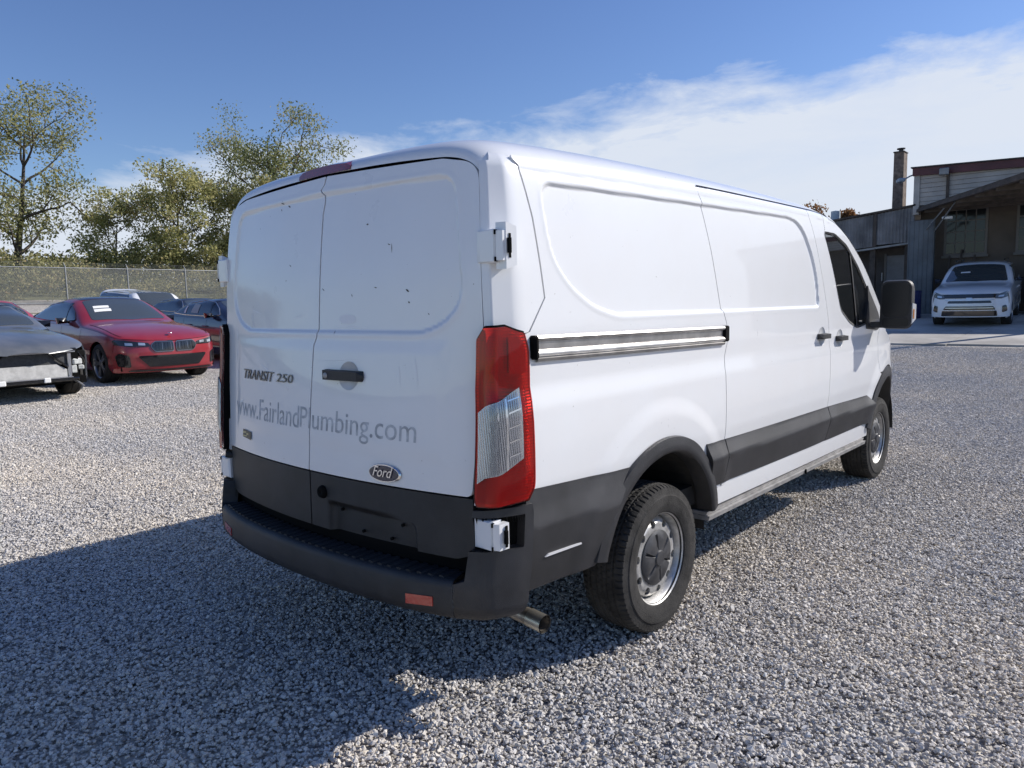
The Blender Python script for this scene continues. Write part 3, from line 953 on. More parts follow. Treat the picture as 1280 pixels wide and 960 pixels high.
# small dealer sticker
V = [( x, float(yrear(x, z)) - .0052, z) for x, z in ((-.665, .938), (-.565, .932), (-.565, .970), (-.665, .976))]
stk = mobj('dealer_sticker', V, [(0, 1, 2, 3)], M['sticker'], door_l)
rear_text('sticker_print', 'DEALER', -.758, -.690, .944, M['chrome'], stk, height=.014, off=.0062) if False else None
V = []; F = []
for k, (x, z, w, h) in enumerate(((-.642, .962, .030, .010), (-.605, .957, .020, .010), (-.630, .946, .050, .007))):
    b_ = len(V)
    V += [(x - w / 2, float(yrear(x, z)) - .0068, z - h / 2), (x + w / 2, float(yrear(x, z)) - .0068, z - h / 2), (x + w / 2, float(yrear(x, z)) - .0068, z + h / 2), (x - w / 2, float(yrear(x, z)) - .0068, z + h / 2)]
    F.append((b_, b_ + 1, b_ + 2, b_ + 3))
mobj('sticker_print', V, F, mat('sticker_gold', (.55, .48, .25), rough=.4), stk)
# scratches and chips in the door paint
def marks(name, segs, material, parent):
    V = []; F = []
    for (x0, z0, x1, z1, w) in segs:
        d = np.array([x1 - x0, z1 - z0]); L = np.linalg.norm(d) + 1e-9
        nx, nz = -d[1] / L * w / 2, d[0] / L * w / 2
        b_ = len(V)
        for (x, z) in ((x0 + nx * .3, z0 + nz * .3), (x0 - nx * .3, z0 - nz * .3), ((x0 + x1) / 2 - nx, (z0 + z1) / 2 - nz), (x1 - nx * .3, z1 - nz * .3), (x1 + nx * .3, z1 + nz * .3), ((x0 + x1) / 2 + nx, (z0 + z1) / 2 + nz)):
            V.append((x, float(yrear_stamped(np.array([x]), np.array([z]))[0]) - .0009, z))
        F.append(tuple(range(b_, b_ + 6)))
    o = mobj(name, V, F, material, parent); o['kind'] = 'stuff'
    return o
marks('scratch', [(-.60, 1.555, -.50, 1.535, .006), (-.605, 1.545, -.61, 1.49, .008), (-.60, 1.50, -.59, 1.465, .006), (-.20, 1.515, -.12, 1.53, .007), (-.78, 1.47, -.77, 1.40, .012), (-.775, 1.39, -.78, 1.30, .009), (-.76, 1.26, -.755, 1.22, .008), (-.48, 1.30, -.39, 1.275, .006), (-.41, 1.31, -.40, 1.27, .005), (-.72, 1.10, -.66, 1.125, .008), (-.72, 1.10, -.735, 1.04, .006)], M['scratch'], door_l)
marks('scratch', [(.02, 1.10, .18, 1.090, .010), (.10, 1.082, .30, 1.10, .005), (.03, 1.336, .30, 1.345, .006), (.52, 1.33, .53, 1.26, .005), (.60, 1.36, .62, 1.27, .006), (.13, 1.48, .32, 1.475, .008)], M['scratch'], door_r)
marks('paint_chip', [(.30, 1.885, .312, 1.885, 0.0070), (.43, 1.80, .445, 1.795, 0.0042), (.452, 1.80, .455, 1.765, 0.0042), (.36, 1.635, .375, 1.632, 0.0042), (.535, 1.622, .552, 1.612, 0.0077), (.548, 1.575, .556, 1.570, 0.0070), (.22, 1.612, .226, 1.60, 0.0042), (.02, 1.64, .035, 1.63, 0.0042), (.648, 1.53, .655, 1.525, 0.0042), (.12, 1.465, .122, 1.448, 0.0028)], M['chip'], door_r)
marks('paint_chip', [(-.33, 2.035, -.31, 2.028, 0.0070), (-.28, 2.018, -.26, 2.010, 0.0077), (-.34, 2.01, -.335, 2.0, 0.0056), (-.24, 1.75, -.23, 1.745, 0.0056)], M['chip'], door_l)
V = []; F = []
for k in range(32):
    a = 2 * math.pi * k / 32
    x, z = .195 + .055 * math.cos(a), 1.498 + .020 * math.sin(a) + .012
    V.append((x, float(yrear_stamped(np.array([x]), np.array([z]))[0]) - .0009, z))
mobj('rubbed_patch', V, [tuple(range(32))], mat('dulled_paint', (.83, .84, .85), rough=.7), door_r)

# ---- bumper
BP = curve1([(-1.02, .30), (-1.0, .20), (-.96, .10), (-.90, .035), (-.84, -.004), (-.55, -.075), (-.25, -.105), (0, -.112), (.25, -.105), (.55, -.075), (.84, -.004), (.90, .035), (.96, .10), (1.0, .20), (1.02, .30)])
xs_ = np.linspace(-.842, .842, 37)
prof = [(.05, .425), (.016, .430), (.003, .446), (.0, .470), (.0, .545), (.005, .562), (.016, .571), (.04, .572), (.17, .570)]
V = []; F = []
for x in xs_:
    y = float(BP(x)); t = np.array([.002, float(BP(x + .001) - BP(x - .001))]); t /= np.linalg.norm(t)
    n_ = np.array([-t[1], t[0]])           # inward
    for d_, z_ in prof:
        V.append((x + n_[0] * d_, y + n_[1] * d_, z_))
m_ = len(prof)
for i in range(len(xs_) - 1):
    for j in range(m_ - 1):
        F.append((i * m_ + j, (i + 1) * m_ + j, (i + 1) * m_ + j + 1, i * m_ + j + 1))
bumper = mobj('rear_bumper', V, F, M['black'], van, smooth=True); auto_smooth(bumper, 50)
# ribbed tread pad on the step
mb = MB()
for k in range(34):
    x = -.79 + k * .0475
    y0 = float(BP(x)) + .030; y1 = float(yrear(x, .6)) + .03
    if y1 - y0 > .015:
        mb.hull([(x + dx, yy, z_) for dx, z_ in ((-.015, .5705), (.015, .5705), (-.009, .5785), (.009, .5785)) for yy in (y0, y1)])
mb.build('step_tread', M['black'], bumper)
for s in (1, -1):
    def SB(u, v, s=s):
        u = np.asarray(u, float); z = np.asarray(v, float)
        K = [np.array(k) for k in ((.845, -.004), (.955, .055), (1.008, .160), (1.026, .240))]
        lean = .045 * np.clip((z - .56) / .28, 0, 1)
        def path(t):
            i = np.clip(np.floor(t).astype(int), 0, 2); f = t - i
            KK = np.array(K)
            return KK[i] + (KK[i + 1] - KK[i]) * f[:, None]
        p = path(u)
        for knot, w in ((1, .35), (2, .35)):
            m = np.abs(u - knot) < w
            t = np.clip((u - knot + w) / (2 * w), 0, 1)[:, None]
            q_ = path(np.full_like(u, knot - w)) * (1 - t) ** 2 + K[knot] * 2 * t * (1 - t) + path(np.full_like(u, knot + w)) * t * t
            p = np.where(m[:, None], q_, p)
        wt_ = np.clip(1 - u / 3, 0, 1)
        low = np.clip((.475 - z) / .05, 0, 1) ** 2 * .018
        return np.stack([s * (p[:, 0] - low), p[:, 1] + lean * (.4 + .6 * wt_) + low, z], 1)
    q = [(.34, .575), (.40, .682), (2.30, .684), (2.34, .69), (2.34, .798), (2.30, .804), (.42, .802), (.43, .826), (1.2, .832), (2.75, .836), (2.86, .80), (2.84, .62), (2.62, .475), (2.45, .446), (2.2, .432), (1.0, .426), (0.0, .426), (0.0, .562)]
    cp = panel('bumper_corner', q, SB, (s, -1, 0), M['clad'], bumper, .10, .03, .075)
    panel('corner_reveal', [(.30, .60), (2.6, .60), (2.6, .835), (.30, .835)], lambda u, v, SB=SB, s=s: SB(u, v) + np.array([[-s * .03, .055, 0]]), (s, -1, 0), M['void'], bumper, .2, .05, .004, rim=False)
    # reflector set in the face
    V = []
    for xx, zz in ((.650, .462), (.765, .470), (.765, .506), (.650, .500)):
        V.append((s * xx, float(BP(xx)) - .004, zz))
    V += [(a, b + .01, c) for a, b, c in V]
    mobj('rear_reflector', V, [(0, 1, 2, 3), (0, 4, 5, 1), (1, 5, 6, 2), (2, 6, 7, 3), (3, 7, 4, 0)], M['reflector'], bumper)
    

# ---- roof, windscreen, bonnet, nose
LIP = curve1([(0, 2.119), (.35, 2.112), (.70, 2.096), (.77, 2.084), (.81, 2.070), (.84, 2.052), (.86, 2.032), (.90, 1.99), (1.1, 1.9)])
def top_patch(name, y0, y1, ny, material, parent, rear=False, inset=.0025, tmin=0.0):
    ts = np.concatenate([np.linspace(-1, 1, 61)])
    V = []; F = []
    ysamp = np.linspace(0, 1, ny) ** (2.0 if rear else 1.0)
    for w in ysamp:
        for t in ts:
            sg = 1 if t > 0 else -1
            a = abs(t)
            q = (1 - a)                       # 0 at the edge, 1 on the centre line
            ph = tmin + (1 - tmin) * (1 - (1 - q) ** 2.2)
            fx = (1 - ph * ph) ** (1 / 6) if ph < 1 else 0.0
            y_a = y0
            if rear:
                x_ = fx * .917
                y_a = float(yrear(x_, 2.09)) + .002 + .068 * max(0.0, (x_ - .872) / .045)
            y = y_a + (y1 - y_a) * w
            v1 = float(V1(y)); h = float(HT(y)); xe = float(PLAN(y) + PROF(v1)) - inset
            z = v1 + h * ph - inset
            x = sg * xe * fx
            if rear:
                dd = (y - y_a)
                k = math.sqrt(max(0.0, 1 - (1 - min(1.0, dd / .30)) ** 4))
                zb = float(LIP(abs(x)))
                z = min(z, zb + (z - zb) * k) if z > zb else z
            V.append((x, y, z))
    n = len(ts)
    for i in range(ny - 1):
        for j in range(n - 1):
            F.append((i * n + j, i * n + j + 1, (i + 1) * n + j + 1, (i + 1) * n + j))
    o = mobj(name, V, F, material, parent, smooth=True)
    return o
roof = top_patch('roof', .1, 3.62, 60, M['white'], van, rear=True)
top_patch('windscreen', 3.66, 4.86, 24, M['glass_dark'], van)
top_patch('bonnet', 4.89, 5.62, 16, M['white'], van)
top_patch('roof_header', 3.60, 3.68, 4, M['white'], van, inset=.006)
top_patch('nose', 5.60, 5.86, 12, M['black'], van)
V = []; F = []; n = 13
for k in range(n):
    x = -.47 + .94 * k / (n - 1)
    for z in (.42, .60, .74, .78):
        V.append((x, 5.90 - .3 * (x / .47) ** 2 * .12 + (.02 if z < .7 else -.02), z))
for k in range(n - 1):
    for j in range(3): F.append((k * 4 + j, (k + 1) * 4 + j, (k + 1) * 4 + j + 1, k * 4 + j + 1))
mobj('front_bumper', V, F, M['black'], van, smooth=True)
# windscreen pillars painted over the glass edge
for s in (1, -1):
    V = []; F = []
    ysp = np.linspace(3.55, 4.88, 20)
    for y in ysp:
        v1 = float(V1(y)); h = float(HT(y)); xe = float(PLAN(y) + PROF(v1))
        for ph in (0.20, .45, .66, .80):
            V.append((s * xe * (1 - ph * ph) ** (1 / 6) * 1.002, y, v1 + h * ph + .003))
    for i in range(19):
        for j in range(3): F.append((i * 4 + j, (i + 1) * 4 + j, (i + 1) * 4 + j + 1, i * 4 + j + 1))
    mobj('windscreen_pillar', V, F, M['white'], van, smooth=True)
# roof gutter line
for s in (1, -1):
    mb = MB()
    V = []; F = []
    for k, y in enumerate(np.linspace(1.64, 3.55, 24)):
        for dz in (-.0050, .0015):
            z = float(RAIL(y)) + dz + .003
            V.append((s * (float(xside(y, z)) + .0015), y, z))
    for k in range(23): F.append((2 * k, 2 * k + 2, 2 * k + 3, 2 * k + 1))
    mobj('roof_gutter', V, F, M['void'], roof)
# high brake lamp
V = []; F = []
for k in range(13):
    t = -1 + 2 * k / 12
    x = .185 * t
    yb = float(yrear(x, 2.10))
    hh = .036 - .010 * t * t if abs(t) < .99 else .016
    V += [(x, yb - .004, 2.1175), (x, yb + .000, 2.1175 + hh), (x, yb + .035, 2.1175 + hh + .012), (x, yb + .15, 2.1175 + hh + .018), (x, yb + .15, 2.11)]
for k in range(12):
    for j in range(4): F.append((k * 5 + j, (k + 1) * 5 + j, (k + 1) * 5 + j + 1, k * 5 + j + 1))
F += [(0, 1, 2, 3, 4), (64, 63, 62, 61, 60)]
mobj('high_brake_lamp', V, F, M['dark_red'], van)

# ---- mirrors
for s in (1, -1):
    mb = MB()
    def rr(y, x0, x1, z0, z1, r):
        P = []
        for (cx_, cz_, a0) in ((x1 - r, z1 - r, 0), (x0 + r, z1 - r, 90), (x0 + r, z0 + r, 180), (x1 - r, z0 + r, 270)):
            for k in range(5):
                a = R(a0 + 22.5 * k)
                P.append((s * (cx_ + r * math.cos(a)), y, cz_ + r * math.sin(a)))
        return P
    rings = [rr(4.372, 1.075, 1.292, 1.312, 1.668, .05), rr(4.40, 1.070, 1.300, 1.305, 1.676, .055), rr(4.47, 1.085, 1.290, 1.33, 1.66, .06), rr(4.53, 1.13, 1.25, 1.38, 1.60, .05)]
    V = [p for r_ in rings for p in r_]; F = []
    for i in range(3):
        for k in range(20):
            k2 = (k + 1) % 20
            F.append((i * 20 + k, i * 20 + k2, (i + 1) * 20 + k2, (i + 1) * 20 + k))
    F.append(tuple(range(60, 80)))
    F.append(tuple(range(20)))
    mm = mobj('door_mirror', V, F, M['black'], van); auto_smooth(mm, 45)
    g = [(a, b - .002, c) for a, b, c in rr(4.372, 1.090, 1.278, 1.40, 1.655, .04)]
    mobj('mirror_glass', g, [tuple(range(20))], M['mirror_dark'], mm)
    g = [(a, b - .002, c) for a, b, c in rr(4.372, 1.092, 1.276, 1.326, 1.388, .02)]
    mobj('blind_spot_glass', g, [tuple(range(20))], M['mirror_dark'], mm)
    mb.hull([(s * x, y, z) for x, y, z in ((.985, 4.36, 1.318), (.985, 4.56, 1.318), (.985, 4.36, 1.36), (.985, 4.56, 1.38), (1.12, 4.40, 1.312), (1.12, 4.50, 1.312), (1.12, 4.40, 1.36), (1.12, 4.50, 1.37))])
    mb.build('mirror_arm', M['black'], mm)
    mb = MB(); mb.hull([(s * x, y, z) for x, y, z in ((1.302, 4.375, 1.35), (1.302, 4.375, 1.50), (1.306, 4.46, 1.38), (1.306, 4.46, 1.49), (1.292, 4.38, 1.34), (1.292, 4.38, 1.505), (1.29, 4.48, 1.38), (1.29, 4.48, 1.49))]); mb.build('turn_signal', M['lens_white'], mm)
    mb = MB(); mb.box((s * 1.304, 4.395, 1.42), (.008, .018, .07)); mb.build('signal_bulb', M['amber'], mm)

# ---- wheels
def tyre_mesh(rad=.355, w=.235, rim_r=.210, nA=360):
    half = w / 2
    prof = [(-half + .030, rim_r), (-half + .012, rim_r + .012), (-half + .002, rim_r + .045), (-half, rim_r + .075), (-half + .006, rad - .045), (-half + .010, rad - .030)]
    nt_ = 33
    tread = []
    for k in range(nt_):
        t = -1 + 2 * k / (nt_ - 1)
        x = t * (half - .012)
        r = rad - .004 - .014 * abs(t) ** 5
        tread.append((x, r))
    sw = [(half - .010, rad - .030), (half - .006, rad - .045), (half - .0045, rad - .052), (half - .002, rad - .056), (half - .0005, rim_r + .088), (half, rim_r + .075), (half - .0015, rim_r + .062), (half - .001, rim_r + .055), (half - .002, rim_r + .045), (half - .007, rim_r + .024), (half - .012, rim_r + .012), (half - .030, rim_r)]
    V = []; F = []
    P = prof + tread + sw
    k_ = len(P); i0 = len(prof)
    for j in range(nA):
        a = 2 * math.pi * j / nA
        for i, (x, r) in enumerate(P):
            rr_ = r
            if i0 <= i < i0 + nt_:
                k = i - i0
                t = abs(-1 + 2 * k / (nt_ - 1))
                if k in (7, 12, 20, 25): rr_ -= .0085
                elif k == 16: rr_ -= .004
                jj = (j + (k // 3) * 2) % 5
                if t > .72 and (j + (2 if k > 16 else 0)) % 5 in (0,): rr_ -= .007
                elif t <= .72 and jj == 0: rr_ -= .004
            elif i == i0 + nt_ or i == i0 - 1:
                if (j + (2 if i > i0 else 0)) % 5 == 0: rr_ -= .003
            V.append((x, rr_ * math.cos(a), rr_ * math.sin(a)))
    for j in range(nA):
        j2 = (j + 1) % nA
        for i in range(k_ - 1):
            F.append((j * k_ + i, j * k_ + i + 1, j2 * k_ + i + 1, j2 * k_ + i))
    return V, F
def steel_wheel(parent, loc, rz, share=None):
    """wheel (> tyre, hub_cap); axis along x, outside at +x"""
    if share:
        w = share.copy(); COL.objects.link(w); w.parent = parent; w.location = loc; w.rotation_euler = (share.rotation_euler[0] + .4, 0, rz)
        for ch in share.children:
            c = ch.copy(); COL.objects.link(c); c.parent = w
        return w
    mb = MB()
    # lip, barrel
    mb.lathe([(.094, .212), (.100, .219), (.098, .222), (.090, .221), (.086, .214), (.078, .205), (.030, .196), (-.08, .196), (-.10, .215)], (0, 0, 0), 'x', 72)
    # dish with ten round holes: sectors bridged from a quad to a circle
    nS = 10; r0, r1 = .118, .193
    def disc_x(r): return .074 - .030 * (max(0, r - .165) / .028) ** 2
    V = []; F = []
    for sct in range(nS):
        a0 = 2 * math.pi * sct / nS; a1 = 2 * math.pi * (sct + 1) / nS; am = (a0 + a1) / 2; rm = .163
        nb = 24
        outer = []
        for k in range(6): outer.append((r0 + (r1 - r0) * k / 6, a0))
        for k in range(6): outer.append((r1, a0 + (a1 - a0) * k / 6))
        for k in range(6): outer.append((r1 - (r1 - r0) * k / 6, a1))
        for k in range(6): outer.append((r0, a1 - (a1 - a0) * k / 6))
        b0 = len(V)
        cxp, cyp = rm * math.cos(am), rm * math.sin(am)
        hole = []
        for (r, a) in outer:
            x, y = r * math.cos(a), r * math.sin(a)
            d = math.atan2(y - cyp, x - cxp)
            hole.append((cxp + .0190 * math.cos(d), cyp + .0190 * math.sin(d)))
        for (r, a) in outer: V.append((disc_x(r), r * math.cos(a), r * math.sin(a)))
        for (x, y) in hole: V.append((disc_x(math.hypot(x, y)), x, y))
        for (x, y) in hole: V.append((disc_x(math.hypot(x, y)) - .014, x, y))
        for k in range(nb):
            k2 = (k + 1) % nb
            F.append((b0 + k, b0 + k2, b0 + nb + k2, b0 + nb + k))
            F.append((b0 + nb + k, b0 + nb + k2, b0 + 2 * nb + k2, b0 + 2 * nb + k))
    mb.add(V, F)
    mb.lathe([(.074, .118), (.066, .11), (.060, .0001)], (0, 0, 0), 'x', 40)
    w = mb.build('wheel', M['steel'], None, recalc=False)
    w.parent = parent; w.location = loc; w.rotation_euler = (.15, 0, rz)
    bm = bmesh.new(); bm.from_mesh(w.data); bmesh.ops.remove_doubles(bm, verts=bm.verts[:], dist=1e-5); bmesh.ops.recalc_face_normals(bm, faces=bm.faces[:]); bm.to_mesh(w.data); bm.free()
    auto_smooth(w, 40)
    V, F = tyre_mesh()
    t = mobj('tyre', V, F, M['rubber'], None); t.parent = w; auto_smooth(t, 28)
    # hub cap with six raised lobes
    mb = MB(); V = []; F = []
    nA = 72; rs = [.0001, .024, .034, .038, .060, .085, .104, .118, .127, .131]
    for j in range(nA):
        a = 2 * math.pi * j / nA
        for r in rs:
            x = .094 - .9 * max(0, r - .098) ** 1.2
            lob = .5 + .5 * math.cos(6 * a)
            if .039 < r < .112: x -= .016 * (1 if lob < .05 else 0) + .004 * (1 - lob)
            if r < .035: x += .006
            V.append((x, r * math.cos(a), r * math.sin(a)))
    k_ = len(rs)
    for j in range(nA):
        j2 = (j + 1) % nA
        for i in range(k_ - 1): F.append((j * k_ + i, j * k_ + i + 1, j2 * k_ + i + 1, j2 * k_ + i))
    hc = mobj('hub_cap', V, F, M['hubcap'], None); hc.parent = w
    bm = bmesh.new(); bm.from_mesh(hc.data); bmesh.ops.recalc_face_normals(bm, faces=bm.faces[:]); bm.to_mesh(hc.data); bm.free()
    auto_smooth(hc, 35)
    return w
TW = .985 - .1175
def vloc(x, y, z): return (x - VAN_LOC[0], y - VAN_LOC[1], z - VAN_LOC[2])
w0 = steel_wheel(van, vloc(TW + .030, AX_R[0] + .012, AX_R[1]), 0.0)
steel_wheel(van, vloc(-TW - .030, AX_R[0] + .012, AX_R[1]), math.pi, w0)
steel_wheel(van, vloc(TW - .025, *AX_F), 0.0, w0)
steel_wheel(van, vloc(-TW + .025, *AX_F), math.pi, w0)

# ---- underside
mb = MB()
mb.box((0, 3.0, .555), (1.86, 3.0, .10)); mb.box((0, .42, .54), (1.86, .60, .10)); mb.box((0, 1.2, .62), (1.16, 1.0, .10)); mb.box((0, 4.95, .55), (1.10, 1.1, .12)); mb.box((0, 5.5, .46), (1.2, .3, .12))
mb.box((.42, 2.6, .46), (.08, 4.6, .12)); mb.box((-.42, 2.6, .46), (.08, 4.6, .12)); mb.box((-.55, 2.6, .42), (.5, 1.3, .22), bev=.05)
mb.tube([(-.85, AX_R[0], .35), (.85, AX_R[0], .35)], .05, 10); mb.lathe([(-.12, .02), (-.08, .14), (.08, .14), (.12, .02)], (0, AX_R[0], .35), 'x', 16)
mb.tube([(-.8, AX_F[0], .32), (.8, AX_F[0], .32)], .045, 8)
for s in (1, -1):
    mb.tube([(s * .62, .35, .45), (s * .62, .8, .36), (s * .62, 1.19, .31), (s * .62, 1.6, .36), (s * .62, 2.05, .46)], .03, 6)
mb.build('underbody', M['underbody'], van)
mb = MB()
mb.tube([(.62, 2.2, .42), (.62, 1.7, .44), (.66, .95, .50), (.62, .72, .46), (.60, .50, .41), (.64, .37, .375), (.74, .338, .362), (.88, .330, .350), (.995, .325, .342)], .0335, 16, cap=False)
mb.tube([(.995, .325, .342), (.88, .330, .350), (.78, .335, .358)], .029, 16, cap=False)
ex = mb.build('exhaust_pipe', M['exhaust'], van, smooth=True)
mb = MB(); mb.tube([(.925, .3282, .3475), (1.000, .3248, .3416)], .0360, 18, cap=False); mb.build('tail_pipe_tip', mat('pale_pipe_tip', (.55, .52, .45), rough=.35, metal=.9, noise_amt=.2), ex, smooth=True)

# ------------------------------------------------------------------ ground
RISE = curve1([(-900, 0), (0, 0), (4, .0), (7, .10), (10, .27), (11.2, .32), (16, .43), (21, .56), (28, 1.15), (33, 1.95), (45, 3.0), (62, 4.0), (80, 4.4), (900, 5.0)])
def ground_z(x, y):
    """flat round the van, climbing gently towards the fence (-x) and the building (+y)"""
    x = np.asarray(x, float); y = np.asarray(y, float)
    b = np.maximum(0, np.minimum(y, 60) - 8.5)
    w = np.exp(-(np.maximum(0, -x - 8) / 14.0) ** 2)      # the rise to the building dies out towards the fence
    return RISE(-x) + 0.068 * b * b / (b + 6.0) * w
def gz(x, y): return float(ground_z(x, y))

def gravel_ground_mat():
    m = bpy.data.materials.new('packed_gravel'); m.use_nodes = True
    nt = m.node_tree; b = nt.nodes['Principled BSDF']
    b.inputs['Roughness'].default_value = .95; b.inputs['Specular IOR Level'].default_value = .2
    t = nt.nodes.new('ShaderNodeTexCoord')
    v = nt.nodes.new('ShaderNodeTexVoronoi'); v.inputs['Scale'].default_value = 38
    n = nt.nodes.new('ShaderNodeTexNoise'); n.inputs['Scale'].default_value = .35; n.inputs['Detail'].default_value = 6
    nt.links.new(t.outputs['Object'], v.inputs['Vector']); nt.links.new(t.outputs['Object'], n.inputs['Vector'])
    sp = nt.nodes.new('ShaderNodeSeparateColor'); nt.links.new(v.outputs['Color'], sp.inputs[0])
    rp = nt.nodes.new('ShaderNodeValToRGB')
    e = rp.color_ramp.elements
    e[0].position = .0; e[0].color = (.20, .19, .18, 1)
    e[1].position = 1.; e[1].color = (.68, .65, .60, 1)
    x = rp.color_ramp.elements.new(.45); x.color = (.46, .44, .41, 1)
    nt.links.new(sp.outputs[0], rp.inputs[0])
    r2 = nt.nodes.new('ShaderNodeValToRGB'); r2.color_ramp.elements[0].position = .38; r2.color_ramp.elements[0].color = (.90, .90, .91, 1); r2.color_ramp.elements[1].position = .64; r2.color_ramp.elements[1].color = (1.08, 1.02, .93, 1)
    nt.links.new(n.outputs['Fac'], r2.inputs[0])
    mx = nt.nodes.new('ShaderNodeMixRGB'); mx.blend_type = 'MULTIPLY'; mx.inputs[0].default_value = 1
    nt.links.new(rp.outputs[0], mx.inputs[1]); nt.links.new(r2.outputs[0], mx.inputs[2]); nt.links.new(mx.outputs[0], b.inputs['Base Color'])
    bp = nt.nodes.new('ShaderNodeBump'); bp.inputs['Strength'].default_value = 1.0; bp.inputs['Distance'].default_value = .02; bp.invert = True
    nt.links.new(v.outputs['Distance'], bp.inputs['Height']); nt.links.new(bp.outputs[0], b.inputs['Normal'])
    return m
M['gravel_base'] = gravel_ground_mat()
xs = np.concatenate([np.linspace(-700, -80, 14), np.linspace(-70, 30, 81), np.linspace(60, 700, 12)])
ys = np.concatenate([np.linspace(-500, -40, 10), np.linspace(-30, 60, 73), np.linspace(90, 900, 14)])
nx_, ny_ = len(xs), len(ys)
GX, GY = np.meshgrid(xs, ys)
GZ = ground_z(GX, GY)
ground = mobj('gravel_ground', np.stack([GX.ravel(), GY.ravel(), GZ.ravel() - .012], 1), [(j * nx_ + i, j * nx_ + i + 1, (j + 1) * nx_ + i + 1, (j + 1) * nx_ + i) for j in range(ny_ - 1) for i in range(nx_ - 1)], M['gravel_base'], smooth=True)
ground['kind'] = 'structure'

# ---- loose crushed stone: patches of separate stones, laid out over the yard
def stone_mat():
    m = bpy.data.materials.new('crushed_stone'); m.use_nodes = True
    nt = m.node_tree; b = nt.nodes['Principled BSDF']
    b.inputs['Roughness'].default_value = .9; b.inputs['Specular IOR Level'].default_value = .25
    at = nt.nodes.new('ShaderNodeAttribute'); at.attribute_name = 'tone'
    rp = nt.nodes.new('ShaderNodeValToRGB')
    e = rp.color_ramp.elements
    e[0].position = 0; e[0].color = (.26, .25, .245, 1)
    e[1].position = 1; e[1].color = (.76, .735, .70, 1)
    for p, c in ((.10, (.51, .485, .455)), (.60, (.625, .595, .56)), (.80, (.66, .615, .55)), (.88, (.69, .665, .63))):
        k = rp.color_ramp.elements.new(p); k.color = (*c, 1)
    nt.links.new(at.outputs['Fac'], rp.inputs[0])
    t = nt.nodes.new('ShaderNodeTexCoord')
    g = nt.nodes.new('ShaderNodeNewGeometry')
    n = nt.nodes.new('ShaderNodeTexNoise'); n.inputs['Scale'].default_value = .45; n.inputs['Detail'].default_value = 5
    nt.links.new(g.outputs['Position'], n.inputs['Vector'])
    r2 = nt.nodes.new('ShaderNodeValToRGB'); r2.color_ramp.elements[0].position = .36; r2.color_ramp.elements[0].color = (.88, .885, .90, 1); r2.color_ramp.elements[1].position = .66; r2.color_ramp.elements[1].color = (1.10, 1.05, .97, 1)
    nt.links.new(n.outputs['Fac'], r2.inputs[0])
    mx = nt.nodes.new('ShaderNodeMixRGB'); mx.blend_type = 'MULTIPLY'; mx.inputs[0].default_value = 1
    nt.links.new(rp.outputs[0], mx.inputs[1]); nt.links.new(r2.outputs[0], mx.inputs[2]); nt.links.new(mx.outputs[0], b.inputs['Base Color'])
    return m
M['stone'] = stone_mat()
SHAPES = []
for k in range(24):
    bm = bmesh.new()
    for q in range(11):
        d = Vector((RNG.normal(), RNG.normal(), RNG.normal())).normalized()
        bm.verts.new((d.x * RNG.uniform(.8, 1.15), d.y * RNG.uniform(.65, 1.0), d.z * RNG.uniform(.5, .8)))
    bmesh.ops.convex_hull(bm, input=bm.verts[:])
    used = [v for v in bm.verts if v.link_faces]
    ix = {v: i for i, v in enumerate(used)}
    SHAPES.append((np.array([v.co[:] for v in used]), [[ix[v] for v in f.verts] for f in bm.faces]))
    bm.free()
PATCH = 0.6
patch_col = bpy.data.collections.new('stone_patches')
for pv in range(6):
    V = []; F = []; tone = []
    nb = 0
    for k in range(2450):
        sv, sf = SHAPES[RNG.integers(24)]
        r = float(np.clip(RNG.lognormal(math.log(.0083), .30), .0045, .018))
        ax = Vector((RNG.normal(), RNG.normal(), RNG.normal() * 1.6)).normalized()
        rot = np.array(Matrix.Rotation(RNG.uniform(0, 6.28), 3, 'Z') @ Matrix.Rotation(RNG.normal() * .45, 3, ax))
        p = sv @ rot.T * r
        p += np.array([RNG.uniform(-PATCH / 2 - .022, PATCH / 2 + .022), RNG.uniform(-PATCH / 2 - .022, PATCH / 2 + .022), RNG.uniform(-.006, .008) + r * .15])
        V.append(p); F += [[i + nb for i in f] for f in sf]; nb += len(p)
        tn = RNG.random()
        tone += [tn] * len(sf)
    me = bpy.data.meshes.new('stone_patch')
    me.from_pydata(np.concatenate(V).tolist(), [], F)
    at = me.attributes.new('tone', 'FLOAT', 'FACE'); at.data.foreach_set('value', np.array(tone, dtype=np.float32))
    me.materials.append(M['stone'])
    o = bpy.data.objects.new('stone_patch', me)
    patch_col.objects.link(o)
pts = []; rots = []
cx0, cy0 = 2.69, -1.75
for i in range(-70, 40):
    for j in range(-12, 44):
        x, y = (i + .5) * PATCH, (j + .5) * PATCH
        d = math.hypot(x - cx0, y - cy0)
        if d > 25 or (x > 9 and y < 3): continue
        if y > 17.6: continue
        # keep what the camera (or a step beside it) can see
        bx, by = (x - cx0), (y - cy0)
        dep = -bx * math.sin(.7241) + by * math.cos(.7241); lat = bx * math.cos(.7241) + by * math.sin(.7241)
        if dep < -.6 or abs(lat) > dep * .85 + 1.8: continue
        pts.append((x + RNG.uniform(-.010, .010), y + RNG.uniform(-.010, .010), gz(x, y)))
        nrm = Vector((-(gz(x + .3, y) - gz(x - .3, y)) / .6, -(gz(x, y + .3) - gz(x, y - .3)) / .6, 1)).normalized()
        e = (nrm.to_track_quat('Z', 'Y').to_matrix() @ Matrix.Rotation(math.pi / 2 * RNG.integers(4), 3, 'Z')).to_euler()
        rots.append((e.x, e.y, e.z))
gm_ = bpy.data.meshes.new('gravel'); gm_.from_pydata(pts, [], [])
